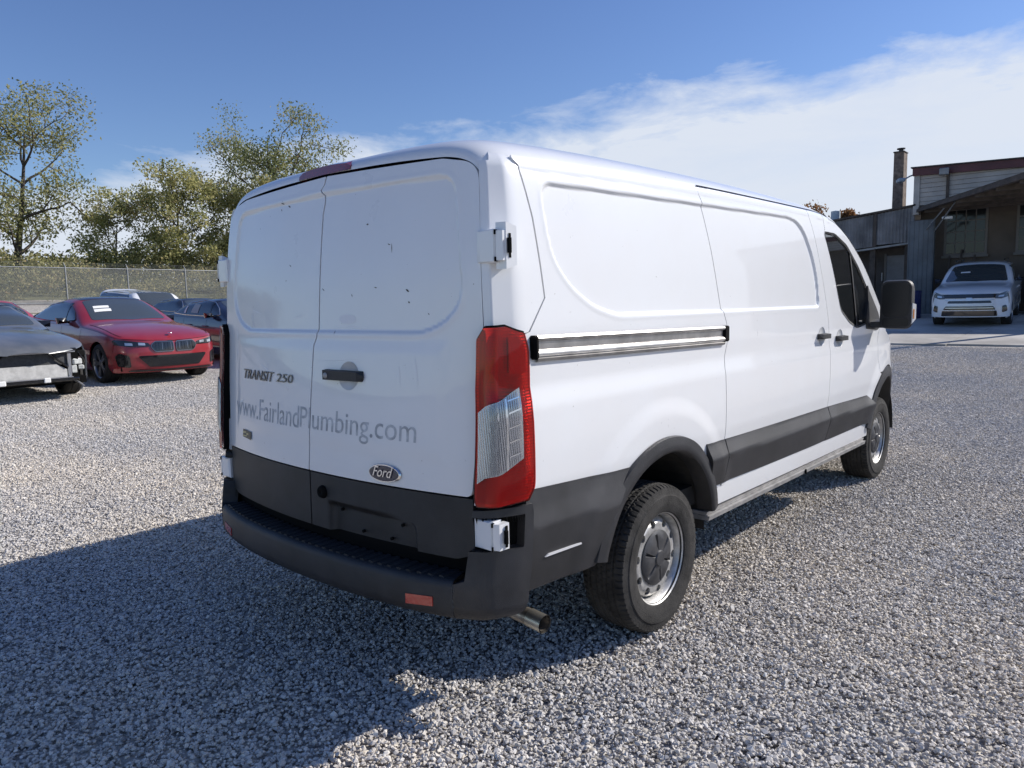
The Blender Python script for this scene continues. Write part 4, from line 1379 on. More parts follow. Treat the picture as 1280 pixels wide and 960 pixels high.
ra = gm_.attributes.new('patch_rot', 'FLOAT_VECTOR', 'POINT'); ra.data.foreach_set('vector', np.array(rots, dtype=np.float32).ravel())
gravel = bpy.data.objects.new('gravel', gm_); COL.objects.link(gravel)
gravel['kind'] = 'stuff'; gravel['label'] = 'loose grey crushed stone spread over the yard'; gravel['category'] = 'gravel'
ng = bpy.data.node_groups.new('scatter_patches', 'GeometryNodeTree')
ng.interface.new_socket('Geometry', in_out='INPUT', socket_type='NodeSocketGeometry')
ng.interface.new_socket('Geometry', in_out='OUTPUT', socket_type='NodeSocketGeometry')
gi = ng.nodes.new('NodeGroupInput'); go = ng.nodes.new('NodeGroupOutput')
iop = ng.nodes.new('GeometryNodeInstanceOnPoints'); ci = ng.nodes.new('GeometryNodeCollectionInfo')
ci.inputs['Collection'].default_value = patch_col; ci.inputs['Separate Children'].default_value = True; ci.inputs['Reset Children'].default_value = True
iop.inputs['Pick Instance'].default_value = True
na = ng.nodes.new('GeometryNodeInputNamedAttribute'); na.data_type = 'FLOAT_VECTOR'; na.inputs['Name'].default_value = 'patch_rot'
ng.links.new(na.outputs[0], iop.inputs['Rotation'])
ng.links.new(gi.outputs[0], iop.inputs['Points']); ng.links.new(ci.outputs[0], iop.inputs['Instance']); ng.links.new(iop.outputs[0], go.inputs[0])
md = gravel.modifiers.new('scatter', 'NODES'); md.node_group = ng

# rough grass on the bank under the fence
vx = np.linspace(-34, -95, 26); vx[0] = -30.6; vy = np.linspace(-60, 160, 60)
V = [(x + (.8 * noise.noise(Vector((y * .4, 0, 0))) if i == 0 else 0), y, gz(x, y) + .02) for y in vy for i, x in enumerate(vx)]
n_ = len(vx)
vg = mobj('grass_bank', V, [(j * n_ + i, (j + 1) * n_ + i, (j + 1) * n_ + i + 1, j * n_ + i + 1) for j in range(len(vy) - 1) for i in range(n_ - 1)], mat('rough_grass', (.20, .19, .085), rough=.95, color2=(.065, .080, .030), noise_scale=2.2, detail=9, bump=1.0, bump_scale=9), smooth=True)
vg['kind'] = 'structure'

# ------------------------------------------------------------------ chain-link fence along the far side of the yard
FX = -33.0
M['galv'] = mat('galvanised_steel', (.30, .31, .31), rough=.6, metal=.5, noise_amt=.2, noise_scale=5)
M['wire'] = mat('fence_wire', (.27, .28, .28), rough=.6, metal=.4)
fence_y0, fence_y1 = 3.2, 30.2
FH = 1.62
def ftop(y): return 3.56
fz = lambda y: gz(FX, y)
fence = thing('chain_link_fence', 'tall grey chain-link fence with steel posts in front of the brush', 'fence', (FX, 15.0, fz(15)), world_parts=True)
post_ys = [9.56 - 2.58 * 2, 9.56 - 2.58, 9.56, 12.12, 14.79, 17.4, 20.0, 22.6, 25.2, 27.8]
for y in post_ys:
    mb = MB(); mb.tube([(FX, y, fz(y) - .1), (FX, y, ftop(y) + .02)], .032, 8); mb.lathe([(0, .036), (.03, .034), (.05, .0001)], (FX, y, ftop(y) + .02), 'z', 8)
    mb.tube([(FX, y, ftop(y)), (FX - .12, y, ftop(y) + .20)], .014, 5)
    mb.build('post', M['galv'], fence)
for nm, zz in (('top_rail', lambda y: ftop(y) - .03), ('bottom_rail', lambda y: fz(y) + .06)):
    mb = MB(); mb.tube([(FX, y, zz(y)) for y in np.linspace(fence_y0, fence_y1, 12)], .022, 6); mb.build(nm, M['galv'], fence)
for k in range(3):
    mb = MB(); mb.tube([(FX - .04 - .04 * k, y, ftop(y) + .06 + .065 * k) for y in np.linspace(fence_y0, fence_y1, 12)], .004, 3, cap=False); mb.build('strand_wire', M['wire'], fence)
V = []; F = []
z0, z1 = 1.98, 3.53
pitch = .062
w = .0040
def wire(a, b, off):
    i = len(V)
    d = Vector((0, b[0] - a[0], b[1] - a[1])).normalized(); n = Vector((0, -d.z, d.y)) * w
    for p in (a, b):
        for q in (n + Vector((w * .6, 0, 0)), -n + Vector((w * .6, 0, 0)), Vector((-w, 0, 0))):
            V.append((FX + off + q.x, p[0] + q.y, p[1] + q.z))
    F.extend([(i, i + 1, i + 4, i + 3), (i + 1, i + 2, i + 5, i + 4), (i + 2, i, i + 3, i + 5)])
H = z1 - z0
y = fence_y0 - H
while y < fence_y1:
    a, b = max(y, fence_y0), min(y + H, fence_y1)
    if b > a:
        wire((a, z0 + (a - y)), (b, z0 + (b - y)), .002)
        wire((a, z1 - (a - y)), (b, z1 - (b - y)), -.002)
    y += pitch
mesh_o = mobj('chain_mesh', V, F, M['wire'], fence); mesh_o['kind'] = 'stuff'

# ------------------------------------------------------------------ trees and brush
def leaf_mat(name, cols, transl=.45):
    m = bpy.data.materials.new(name); m.use_nodes = True
    nt = m.node_tree
    for n in list(nt.nodes): nt.nodes.remove(n)
    out = nt.nodes.new('ShaderNodeOutputMaterial')
    at = nt.nodes.new('ShaderNodeAttribute'); at.attribute_name = 'tone'
    rp = nt.nodes.new('ShaderNodeValToRGB')
    e = rp.color_ramp.elements
    e[0].position = 0; e[0].color = (*cols[0], 1); e[1].position = 1; e[1].color = (*cols[-1], 1)
    for k, c in enumerate(cols[1:-1]):
        q = rp.color_ramp.elements.new((k + 1) / (len(cols) - 1)); q.color = (*c, 1)
    nt.links.new(at.outputs['Fac'], rp.inputs[0])
    d = nt.nodes.new('ShaderNodeBsdfDiffuse'); t = nt.nodes.new('ShaderNodeBsdfTranslucent'); mx = nt.nodes.new('ShaderNodeMixShader'); mx.inputs[0].default_value = transl
    nt.links.new(rp.outputs[0], d.inputs[0]); nt.links.new(rp.outputs[0], t.inputs[0])
    nt.links.new(d.outputs[0], mx.inputs[1]); nt.links.new(t.outputs[0], mx.inputs[2]); nt.links.new(mx.outputs[0], out.inputs[0])
    return m
M['leaf_olive'] = leaf_mat('olive_leaves', [(0.103, 0.121, 0.052), (0.207, 0.224, 0.092), (0.356, 0.345, 0.149), (0.471, 0.437, 0.207), (0.552, 0.494, 0.276)])
M['leaf_yellow'] = leaf_mat('yellowing_leaves', [(0.149, 0.167, 0.069), (0.31, 0.322, 0.127), (0.483, 0.46, 0.207), (0.575, 0.529, 0.265), (0.483, 0.356, 0.184)])
M['leaf_green'] = leaf_mat('dark_green_leaves', [(0.091, 0.117, 0.052), (0.182, 0.208, 0.091), (0.312, 0.325, 0.143), (0.442, 0.416, 0.208), (0.429, 0.299, 0.156)])
M['leaf_rust'] = leaf_mat('rust_leaves', [(.08, .05, .025), (.17, .09, .04), (.26, .13, .06), (.30, .19, .09), (.20, .16, .07)])
M['leaf_brush'] = leaf_mat('dry_brush', [(.07, .09, .035), (.16, .17, .075), (.30, .28, .13), (.42, .37, .19), (.36, .26, .13)], .25)
M['bark'] = mat('grey_bark', (.115, .095, .078), rough=.95, noise_amt=.5, noise_scale=6, bump=.5, bump_scale=20)

def leaves_mesh(name, centres, spread, per, size, material, parent, rng, flat=.8, tone_bias=None):
    C = np.asarray(centres); n = len(C) * per
    c = np.repeat(C, per, 0) + np.clip(rng.normal(size=(n, 3)), -1.7, 1.7) * np.repeat(np.asarray(spread), per, 0)[:, None] * np.array([1, 1, flat])
    d1 = rng.normal(size=(n, 3)); d1 /= np.linalg.norm(d1, axis=1, keepdims=True)
    d2 = np.cross(d1, rng.normal(size=(n, 3))); d2 /= np.linalg.norm(d2, axis=1, keepdims=True)
    sz = size * rng.uniform(.6, 1.4, size=(n, 1))
    a = c + d1 * sz; b = c + d2 * sz * .5; e = c - d1 * sz; f = c - d2 * sz * .5
    V = np.stack([a, b, e, f], 1).reshape(-1, 3)
    me = bpy.data.meshes.new(name)
    me.vertices.add(4 * n); me.vertices.foreach_set('co', V.ravel())
    me.loops.add(4 * n); me.loops.foreach_set('vertex_index', np.arange(4 * n, dtype=np.int32))
    me.polygons.add(n); me.polygons.foreach_set('loop_start', np.arange(0, 4 * n, 4, dtype=np.int32)); me.polygons.foreach_set('loop_total', np.full(n, 4, dtype=np.int32))
    me.update(calc_edges=True)
    cl = np.repeat(rng.normal(size=len(C)) * .16, per) + (0 if tone_bias is None else np.repeat(tone_bias, per))
    tn = np.clip(.45 + cl + rng.normal(size=n) * .17, 0, 1)
    at = me.attributes.new('tone', 'FLOAT', 'FACE'); at.data.foreach_set('value', tn.astype(np.float32))
    me.materials.append(material)
    o = bpy.data.objects.new(name, me)
    return link(o, parent)

def tree(name, label, loc, height, crown_r, crown_z0, mat_leaf, seed, group=None, per=42, size=.13, trunk_r=.20, forks=3, dens=1.0, lean=(0, 0)):
    """tapered trunk, limbs, branchlets; leaf clumps round the branch ends"""
    rng = np.random.default_rng(seed)
    t = thing(name, label, 'tree', loc, 0, group)
    mb = MB(); tips = []
    top = Vector((lean[0], lean[1], height * .93))
    def limb(p, d, length, rad, depth):
        n = 5; pts = [Vector(p)]; dd = Vector(d).normalized()
        for k in range(n):
            dd = (dd + Vector(rng.normal(size=3)) * .16 + Vector((0, 0, .05))).normalized()
            pts.append(pts[-1] + dd * length / n)
        mb.tube(pts, [rad * (1 - .72 * k / n) for k in range(n + 1)], 6 if depth < 2 else 4, cap=False)
        if depth >= 3 or length < .5:
            tips.append(tuple(pts[-1])); tips.append(tuple(pts[3])); return
        kids = 4 if depth == 0 else 3
        for k in range(kids):
            q = pts[2 + (k % 4)] if k < kids - 1 else pts[-1]
            nd = (dd * .55 + Vector(rng.normal(size=3)) * .75 + Vector((0, 0, .15))).normalized()
            limb(q, nd, length * rng.uniform(.45, .68), rad * .50, depth + 1)
        if depth >= 1: tips.append(tuple(pts[-1]))
    # stem
    n = 9; stem = []
    for k in range(n + 1):
        f = k / n
        stem.append(Vector((lean[0] * f + .18 * math.sin(3 * f + seed), lean[1] * f + .18 * math.cos(2.3 * f + seed) - .18, height * .86 * f)))
    mb.tube(stem, [trunk_r * (1.25 if k == 0 else 1 - .86 * k / n) for k in range(n + 1)], 8, cap=False)
    levels = max(7, int(9 * dens))
    for k in range(levels):
        f = crown_z0 / height + (1 - crown_z0 / height) * (k + .3) / levels * .9
        i = min(n - 1, int(f / .86 * n)); p = stem[min(i, n)]
        ang = k * 2.4 + rng.uniform(-.4, .4)
        rel = (f - crown_z0 / height) / (1 - crown_z0 / height)
        reach = crown_r * (math.sqrt(max(.06, 1 - (2 * rel - .85) ** 2 / 1.5))) * rng.uniform(.72, 1.05)
        limb(p, (math.cos(ang), math.sin(ang), .25 + .75 * rel), reach * .80, trunk_r * (.48 - .25 * rel), 1)
    tr = mb.build('trunk', M['bark'], t, smooth=True)
    T = np.array(tips)
    sp = np.full(len(T), .34) * crown_r / 4 * 1.15
    leaves_mesh('crown', T, sp, per, size, mat_leaf, t, rng)
    return t
TG = 'trees beyond the fence'
tree('locust_tree', 'tall open-crowned tree with a dark forked trunk and thin olive leaves', (-46.6, 11.4, gz(-46.6, 11.4) - .2), 10.5, 4.6, 2.2, M['leaf_olive'], 11, TG, per=50, size=.085, trunk_r=.24, dens=1.35, lean=(.3, .9))
tree('bushy_tree', 'rounded tree with pale yellow-green leaves beside the big dark-crowned tree', (-41.0, 18.3, gz(-41, 18.3) - .2), 7.0, 3.1, 1.0, M['leaf_yellow'], 23, TG, per=48, size=.085, trunk_r=.15, dens=1.4)
tree('thin_tree', 'low sparse tree with see-through yellow-green foliage', (-42.8, 15.6, gz(-42.8, 15.6) - .2), 5.2, 2.8, .8, M['leaf_yellow'], 35, TG, per=50, size=.08, trunk_r=.11, dens=1.0)
tree('broad_tree', 'big broad dark-crowned tree rising behind the van roof', (-40.4, 24.6, gz(-40.4, 24.6) - .2), 10.3, 5.0, 2.6, M['leaf_green'], 47, TG, per=62, size=.085, trunk_r=.26, dens=1.6)
tree('sapling', 'slim young tree leaning at the foot of the broad tree', (-39.0, 21.4, gz(-39, 21.4) - .2), 6.4, 2.4, 1.0, M['leaf_yellow'], 58, TG, per=70, size=.08, trunk_r=.10, dens=1.2)
tree('rust_tree', 'tree with rust-brown autumn leaves showing above the low roof', (-10.3, 41.0, gz(-10.3, 41.0) - .2), 4.1, 1.5, 1.6, M['leaf_rust'], 71, None, per=110, size=.08, trunk_r=.18, dens=1.4)
tree('bare_tree', 'thin-crowned tree far behind the van roof', (-16.5, 52.0, gz(-16.5, 52.0) - .2), 6.6, 2.0, 2.2, M['leaf_rust'], 83, None, per=5, size=.12, trunk_r=.14, dens=1.0)

rng = np.random.default_rng(5)
cs = []; sp = []
for k in range(1250):
    x = rng.uniform(-44, FX - 1.0); y = rng.uniform(0, 50)
    h = (1.0 + 1.1 * noise.noise(Vector((x * .25, y * .25, 3))) + .9 * (FX - x) / 10) * rng.uniform(.15, 1.0)
    cs.append((x, y, gz(x, y) + max(.15, h))); sp.append(.30)
brush = leaves_mesh('brush', cs, sp, 80, .065, M['leaf_brush'], None, rng, .8)
brush['kind'] = 'stuff'; brush['label'] = 'tangled dry yellow brush behind the fence'; brush['category'] = 'brush'
cs = []; sp = []
for k in range(900):
    y = rng.uniform(-30, 120); x = -62 + rng.normal() * 3 - .1 * abs(y - 20)
    h = 2.2 + 1.6 * noise.noise(Vector((y * .08, 1, 0))) ; h *= rng.uniform(.1, 1)
    cs.append((x, y, gz(x, y) + max(.2, h))); sp.append(.8)
far = leaves_mesh('far_treeline', cs, sp, 50, .20, M['leaf_brush'], None, rng, .7)
far['kind'] = 'stuff'; far['label'] = 'low autumn treeline on the rise beyond the trees'; far['category'] = 'treeline'

# ------------------------------------------------------------------ workshop building
M['corr'] = mat('weathered_corrugated_sheet', (.20, .20, .205), rough=.55, metal=.3, noise_amt=.45, noise_scale=1.4)
M['wall_brown'] = mat('shaded_brown_render', (.105, .086, .068), rough=.9, noise_amt=.25, noise_scale=1.2, bump=.2, bump_scale=30)  # shade of the open bay is put into this wall colour
M['siding'] = mat('pale_siding', (.44, .42, .39), rough=.8, noise_amt=.25, noise_scale=.9)
M['maroon'] = mat('maroon_fascia', (.105, .028, .032), rough=.5, noise_amt=.3, noise_scale=2)
M['bluegrey'] = mat('shaded_blue_grey_siding', (.125, .145, .16), rough=.7, noise_amt=.3, noise_scale=1.5)  # siding colour darkened to carry the shade by the bay
M['dark_wall'] = mat('dark_recess_wall', (.085, .075, .068), rough=.9, noise_amt=.4, noise_scale=1.2)
M['grey_door'] = mat('grey_steel_door', (.19, .195, .20), rough=.6, noise_amt=.25, noise_scale=2)
M['timber'] = mat('dark_timber', (.085, .07, .058), rough=.85, noise_amt=.4, noise_scale=4)
M['win'] = mat('window_pane', (.018, .020, .022), rough=.10, spec=.35)
M['frame'] = mat('window_frame_paint', (.15, .14, .125), rough=.7)  # frame colour darkened along with the bay walls for their shade
M['roofing'] = mat('dark_roofing', (.075, .072, .07), rough=.9, noise_amt=.3, noise_scale=2)
M['concrete'] = mat('worn_concrete', (.47, .445, .405), rough=.92, noise_amt=.32, noise_scale=.8, bump=.15, bump_scale=25)
BY = 27.0
bz = gz(-2, BY)
bld = thing('workshop', 'low workshop with corrugated front, open bay and maroon roof edge', 'building', (-2.0, BY, bz), world_parts=True)
def bbox(name, x0, x1, y0, y1, z0, z1, m, parent=bld, bev=0.0):
    mb = MB(); mb.box(((x0 + x1) / 2, (y0 + y1) / 2, (z0 + z1) / 2), (x1 - x0, y1 - y0, z1 - z0), bev=bev)
    return mb.build(name, m, parent)
# taller right part: walls, siding gable, fascia
bbox('back_wall', -3.70, 12.0, BY, BY + .25, bz - .3, 4.62, M['wall_brown'])
def slab(name, pts, y0, y1, m, parent=bld):
    """upright polygon in x, z extruded along y"""
    n = len(pts)
    V = [(a, y0, b) for a, b in pts] + [(a, y1, b) for a, b in pts]
    F = [tuple(range(n)), tuple(range(2 * n - 1, n - 1, -1))] + [(i, (i + 1) % n + 0, (i + 1) % n + n, i + n)[::-1] for i in range(n)]
    o = mobj(name, V, F, m, parent)
    bm = bmesh.new(); bm.from_mesh(o.data); bmesh.ops.recalc_face_normals(bm, faces=bm.faces[:]); bm.to_mesh(o.data); bm.free()
    return o
gab = slab('upper_siding', [(-3.70, 4.60), (12, 4.60), (12, 5.05), (-.6, 5.50), (-3.70, 5.62)], BY - .35, BY + .2, M['siding'])
for k in range(6):
    zz = 4.72 + k * .15
    mb = MB(); x1 = 11.9; mb.box(((-3.69 + x1) / 2, BY - .356, zz), (x1 + 3.69, .010, .012)); mb.build('siding_board_edge', M['frame'], gab)
slab('corner_trim', [(-3.86, 4.30), (-3.68, 4.30), (-3.68, 5.62), (-3.86, 5.62)], BY - .40, BY - .1, M['siding'])
slab('fascia', [(-3.90, 5.60), (12, 5.02), (12, 5.27), (-3.90, 5.85)], BY - .46, BY - .30, M['maroon'])
slab('roof_edge_cap', [(-3.95, 5.855), (12, 5.275), (12, 5.315), (-3.95, 5.895)], BY - .52, BY + 6, M['roofing'])
slab('downpipe', [(-2.88, 4.75), (-2.80, 4.75), (-2.80, 5.62), (-2.88, 5.62)], BY - .44, BY - .37, M['timber'])
# low left part: corrugated fascia over a recess
def corrugated(name, x0, z0a, z1a, x1, z0b, z1b, y, pitch=.11, depth=.022, parent=bld):
    n = int((x1 - x0) / pitch * 4); V = []; F = []
    for k in range(n + 1):
        f = k / n; x = x0 + (x1 - x0) * f
        yy = y - depth * math.cos(2 * math.pi * (x / pitch))
        V += [(x, yy, z0a + (z0b - z0a) * f), (x, yy, z1a + (z1b - z1a) * f)]
    for k in range(n): F.append((2 * k, 2 * k + 2, 2 * k + 3, 2 * k + 1))
    return mobj(name, V, F, M['corr'], parent, smooth=True)
corrugated('corrugated_sheet', -12.0, 2.6, 3.75, -5.12, 3.32, 4.44, BY - .30)
corrugated('corrugated_sheet', -5.02, 3.36, 4.44, -3.80, 3.40, 4.58, BY - .34)
slab('sheet_cap', [(-12, 3.75), (-3.78, 4.60), (-3.78, 4.66), (-12, 3.81)], BY - .40, BY + .1, M['timber'])
slab('sheet_joint', [(-5.12, 3.3), (-5.02, 3.3), (-5.02, 4.46), (-5.12, 4.46)], BY - .37, BY - .28, M['timber'])
slab('sheet_sill', [(-12, 2.56), (-3.80, 3.34), (-3.80, 3.40), (-12, 2.62)], BY - .36, BY - .2, M['galv'])
slab('low_roof', [(-12, 3.80), (-3.86, 4.62), (-3.86, 4.68), (-12, 3.86)], BY + .1, BY + 12, M['roofing'])
bbox('recess_wall', -12, -3.72, BY + .55, BY + .75, bz - .3, 4.2, M['dark_wall'])
bbox('recess_soffit', -12, -3.75, BY - .28, BY + .55, 3.28, 3.34, M['dark_wall'])
for xx in (-5.15, -4.02):
    bbox('recess_post', xx - .09, xx + .09, BY - .25, BY - .05, bz - .3, 3.30, M['timber'])
d = bbox('entrance_door', -4.86, -4.28, BY + .49, BY + .548, bz - .05, bz + 2.05, M['grey_door'])
bbox('door_frame', -4.94, -4.862, BY + .47, BY + .548, bz - .05, bz + 2.12, M['frame'], d); bbox('door_frame', -4.278, -4.20, BY + .47, BY + .548, bz - .05, bz + 2.12, M['frame'], d)
bbox('door_handle', -4.40, -4.36, BY + .44, BY + .49, bz + .95, bz + 1.05, M['chrome'], d)
bbox('notice_board', -5.10 + .08, -4.98, BY + .45, BY + .545, bz + 1.15, bz + 1.45, M['siding'])
# blue-grey side wall beside the bay
sw = bbox('side_wall', -3.86, -3.08, BY - .9, BY - .72, bz - .3, 4.05, M['bluegrey'])
for k in range(6): bbox('wall_batten', -3.84 + k * .14, -3.815 + k * .14, BY - .915, BY - .901, bz - .28, 4.04, M['bluegrey'], sw)
# bay windows with glazing bars
for (x0, x1, z0, z1) in ((-2.90, -1.76, 2.92, 4.36), (-.86, .40, 2.92, 4.36)):
    wf = bbox('window', x0 - .06, x1 + .06, BY - .03, BY + .02, z0 - .06, z1 + .06, M['frame'])
    nx, nz = 4, 4
    for i in range(nx):
        for j in range(nz):
            a, b = x0 + (x1 - x0) * i / nx + .018, x0 + (x1 - x0) * (i + 1) / nx - .018
            c, d_ = z0 + (z1 - z0) * j / nz + .018, z0 + (z1 - z0) * (j + 1) / nz - .018
            bbox('pane', a, b, BY - .045, BY - .032, c, d_, M['win'], wf)
    bbox('sill', x0 - .1, x1 + .1, BY - .12, BY - .03, z0 - .14, z0 - .06, M['frame'], wf)
# canopy over the bay: its free edge runs from the wall corner out into the yard
CZ = 4.52
poly = [(-3.88, 26.9), (-2.46, 24.6), (-1.15, 22.5), (-.10, 20.8), (.25, 20.25), (.45, 20.25), (.45, 26.9)]
def sheet(name, poly, z0, z1, m, parent=bld):
    n = len(poly); V = [(a, b, z0) for a, b in poly] + [(a, b, z1) for a, b in poly]
    F = [tuple(range(n))[::-1], tuple(range(n, 2 * n))] + [(i, (i + 1) % n, (i + 1) % n + n, i + n) for i in range(n)]
    return mobj(name, V, F, m, parent)
can = sheet('canopy', poly, CZ - .06, CZ + .02, M['timber'])
for a, b in zip(poly[:5], poly[1:5]):
    mb = MB(); mb.tube([(a[0], a[1], CZ - .10), (b[0], b[1], CZ - .10)], .07, 4); mb.build('edge_beam', M['timber'], can)
for k in range(6):
    y = 26.2 - k * 1.05
    xa = np.interp(y, [p[1] for p in poly[:5]][::-1], [p[0] for p in poly[:5]][::-1])
    mb = MB(); mb.box(((xa + .40) / 2, y, CZ - .15), (.40 - xa - .1, .07, .16)); mb.build('rafter', M['timber'], can)
for k in range(2):
    mb = MB(); mb.tube([(-3.45 + .28 * k, BY - .75, 3.62 - .05 * k), (-2.55 + .28 * k, 25.2 - .4 * k, CZ - .12)], .022, 6); mb.build('canopy_brace', M['galv'], can)
mb = MB(); mb.box((-2.62, 25.6, 4.02), (.30, .12, .09), rz=.25, bev=.02); mb.build('bay_lamp', M['lens_white'], can)
bbox('canopy_post', .27, .42, 20.3, 20.45, gz(.35, 20.3) - .2, CZ - .06, M['timber'])
# things on the roof edge
mb = MB(); mb.box((-2.92, BY - .62, 5.60), (.28, .20, .22), rz=.2, bev=.02)
fl = mb.build('flood_light', M['galv']); tag(fl, 'grey floodlight bolted to the maroon roof edge', 'light')
mb = MB(); mb.box((-4.22, BY - .62, 5.47), (.20, .42, .13), rz=.5, bev=.03); mb.tube([(-4.16, BY - .5, 5.50), (-4.0, BY - .35, 5.62), (-3.88, BY - .3, 5.66)], .025, 6)
sc_ = mb.build('security_camera', mat('camera_blue_grey', (.22, .29, .36), rough=.5)); tag(sc_, 'blue-grey security camera jutting from the upper roof corner', 'camera')
# chimney behind the low roof
M['brick'] = mat('soot_brick', (.21, .165, .135), rough=.95, noise_amt=.45, noise_scale=7, bump=.6, bump_scale=24)
ch = thing('brick_chimney', 'slender brick chimney rising behind the corrugated front', 'chimney', (-4.98, 30.0, bz), world_parts=True)
slab('stack', [(-5.34, bz), (-4.93, bz), (-4.95, 7.0), (-5.30, 7.0)], 29.7, 30.2, M['brick'], ch)
slab('chimney_cap', [(-5.33, 7.003), (-4.92, 7.003), (-4.94, 7.04), (-5.31, 7.04)], 29.66, 30.24, M['roofing'], ch)
mb = MB(); mb.lathe([(0, .08), (.10, .08)], (-5.12, 29.95, 7.03), 'z', 10); mb.lathe([(.11, .001), (.11, .15), (.15, .15), (.17, .001)], (-5.12, 29.95, 7.03), 'z', 10); mb.build('chimney_pot', M['roofing'], ch)
mb = MB(); mb.lathe([(0, .17), (.62, .17), (.66, .001)], (-6.92, 28.2, 4.22), 'z', 16)
tag(mb.build('roof_vent', mat('pale_blue_vent', (.46, .54, .60), rough=.5, noise_amt=.15), smooth=False), 'pale blue-grey round vent standing on the low roof', 'vent')
# concrete apron in front of the bay: slabs with joints
ap = bpy.data.objects.new('concrete_apron', None); COL.objects.link(ap); ap['kind'] = 'structure'
for i in range(-5, 6):
    for j in range(3):
        x0, y0 = i * 3.0 - 1.0 + .25 * j, 17.8 + j * 3.1
        pts4 = [(x0 + .008, y0 + .008), (x0 + 2.99, y0 + .008 + .12 * math.sin(i)), (x0 + 2.99, y0 + 3.09), (x0 + .008, y0 + 3.09)]
        if x0 > 12: continue
        V = [(a, b, gz(a, b) + .03) for a, b in pts4] + [(a, b, gz(a, b) - .15) for a, b in pts4]
        o = mobj('concrete_slab', V, [(0, 1, 2, 3), (0, 4, 5, 1), (1, 5, 6, 2), (2, 6, 7, 3), (3, 7, 4, 0)], M['concrete'], ap)
fl_ = sheet('bay_floor', [(-14, 27.08), (-14, 30.2), (12, 30.2), (12, 27.08)], bz - .3, bz - .1, M['dark_wall'])
# clutter under the canopy
mb = MB(); mb.lathe([(0, .28), (.03, .29), (.28, .285), (.30, .295), (.32, .285), (.58, .285), (.60, .295), (.62, .285), (.86, .29), (.88, .27), (.86, .25), (.86, .001)], (-3.35, 24.6, gz(-3.35, 24.6) + .03), 'z', 20)
tag(mb.build('steel_drum', mat('deep_blue_drum', (.025, .03, .13), rough=.45, noise_amt=.2), smooth=False), 'deep blue steel drum standing left of the white SUV', 'drum')
mb = MB()
for k, (x, h) in enumerate(((-2.85, 1.9), (-2.72, 1.5), (-2.50, 2.1), (-2.30, 1.7), (-2.12, 1.9))):
    mb.tube([(x, BY - .25, bz), (x + .1 * (-1) ** k, BY - .12, bz + h)], .035, 6)
rk = mb.build('lumber_rack', M['timber']); tag(rk, 'dark poles leaning on the back wall of the bay', 'poles')
mb = MB(); mb.box((.30, BY - .9, bz + .45), (1.2, .7, .9), bev=.03); mb.box((.30, BY - .9, bz + 1.02), (1.3, .8, .07))
tag(mb.build('work_bench', M['timber']), 'dark work bench against the back wall beside the SUV', 'bench')

# ------------------------------------------------------------------ cars (nose at local x = 0, pointing +x; body runs to -x)
M['car_glass'] = mat('car_glass', (.020, .024, .026), rough=.03, spec=.8, coat=.6)
M['screen_glass'] = mat('windscreen_glass', (.055, .065, .068), rough=.04, spec=.8, coat=.6)
M['gloss_black'] = mat('gloss_black', (.012, .012, .013), rough=.12, coat=.8)
M['lamp_glass'] = mat('headlamp_glass', (.09, .10, .11), rough=.06, coat=1, metal=.2)
M['lamp_bright'] = mat('headlamp_bright', (.55, .58, .62), rough=.12, metal=.6, coat=1)
M['car_tyre'] = mat('car_tyre', (.030, .029, .028), rough=.85, noise_amt=.3, noise_scale=10)
M['alloy_dark'] = mat('dark_alloy', (.30, .30, .31), rough=.3, metal=.8)
M['alloy_bright'] = mat('bright_alloy', (.62, .62, .63), rough=.28, metal=.9)
M['trim_dark'] = mat('dark_chrome', (.24, .24, .25), rough=.2, metal=.9)
M['paper'] = mat('white_paper', (.78, .78, .76), rough=.8)
M['plate_grey'] = mat('grey_plastic', (.20, .20, .205), rough=.6, noise_amt=.25, noise_scale=20)
def car_paint(name, col, rough=.3, dust=.25, metal=0.0):
    m = mat(name, col, rough=rough, coat=1.0, metal=metal, coat_rough=.05)
    nt = m.node_tree; b = nt.nodes['Principled BSDF']
    t = nt.nodes.new('ShaderNodeTexCoord'); n = nt.nodes.new('ShaderNodeTexNoise'); n.inputs['Scale'].default_value = 3.0; n.inputs['Detail'].default_value = 7
    nt.links.new(t.outputs['Object'], n.inputs[0])
    r = nt.nodes.new('ShaderNodeMapRange'); r.inputs['From Min'].default_value = .35; r.inputs['From Max'].default_value = .8; r.inputs['To Min'].default_value = 0; r.inputs['To Max'].default_value = dust
    nt.links.new(n.outputs['Fac'], r.inputs[0])
    mx = nt.nodes.new('ShaderNodeMixRGB'); mx.inputs[1].default_value = (*col, 1); mx.inputs[2].default_value = (.40, .37, .34, 1)
    nt.links.new(r.outputs[0], mx.inputs[0]); nt.links.new(mx.outputs[0], b.inputs['Base Color'])
    return m

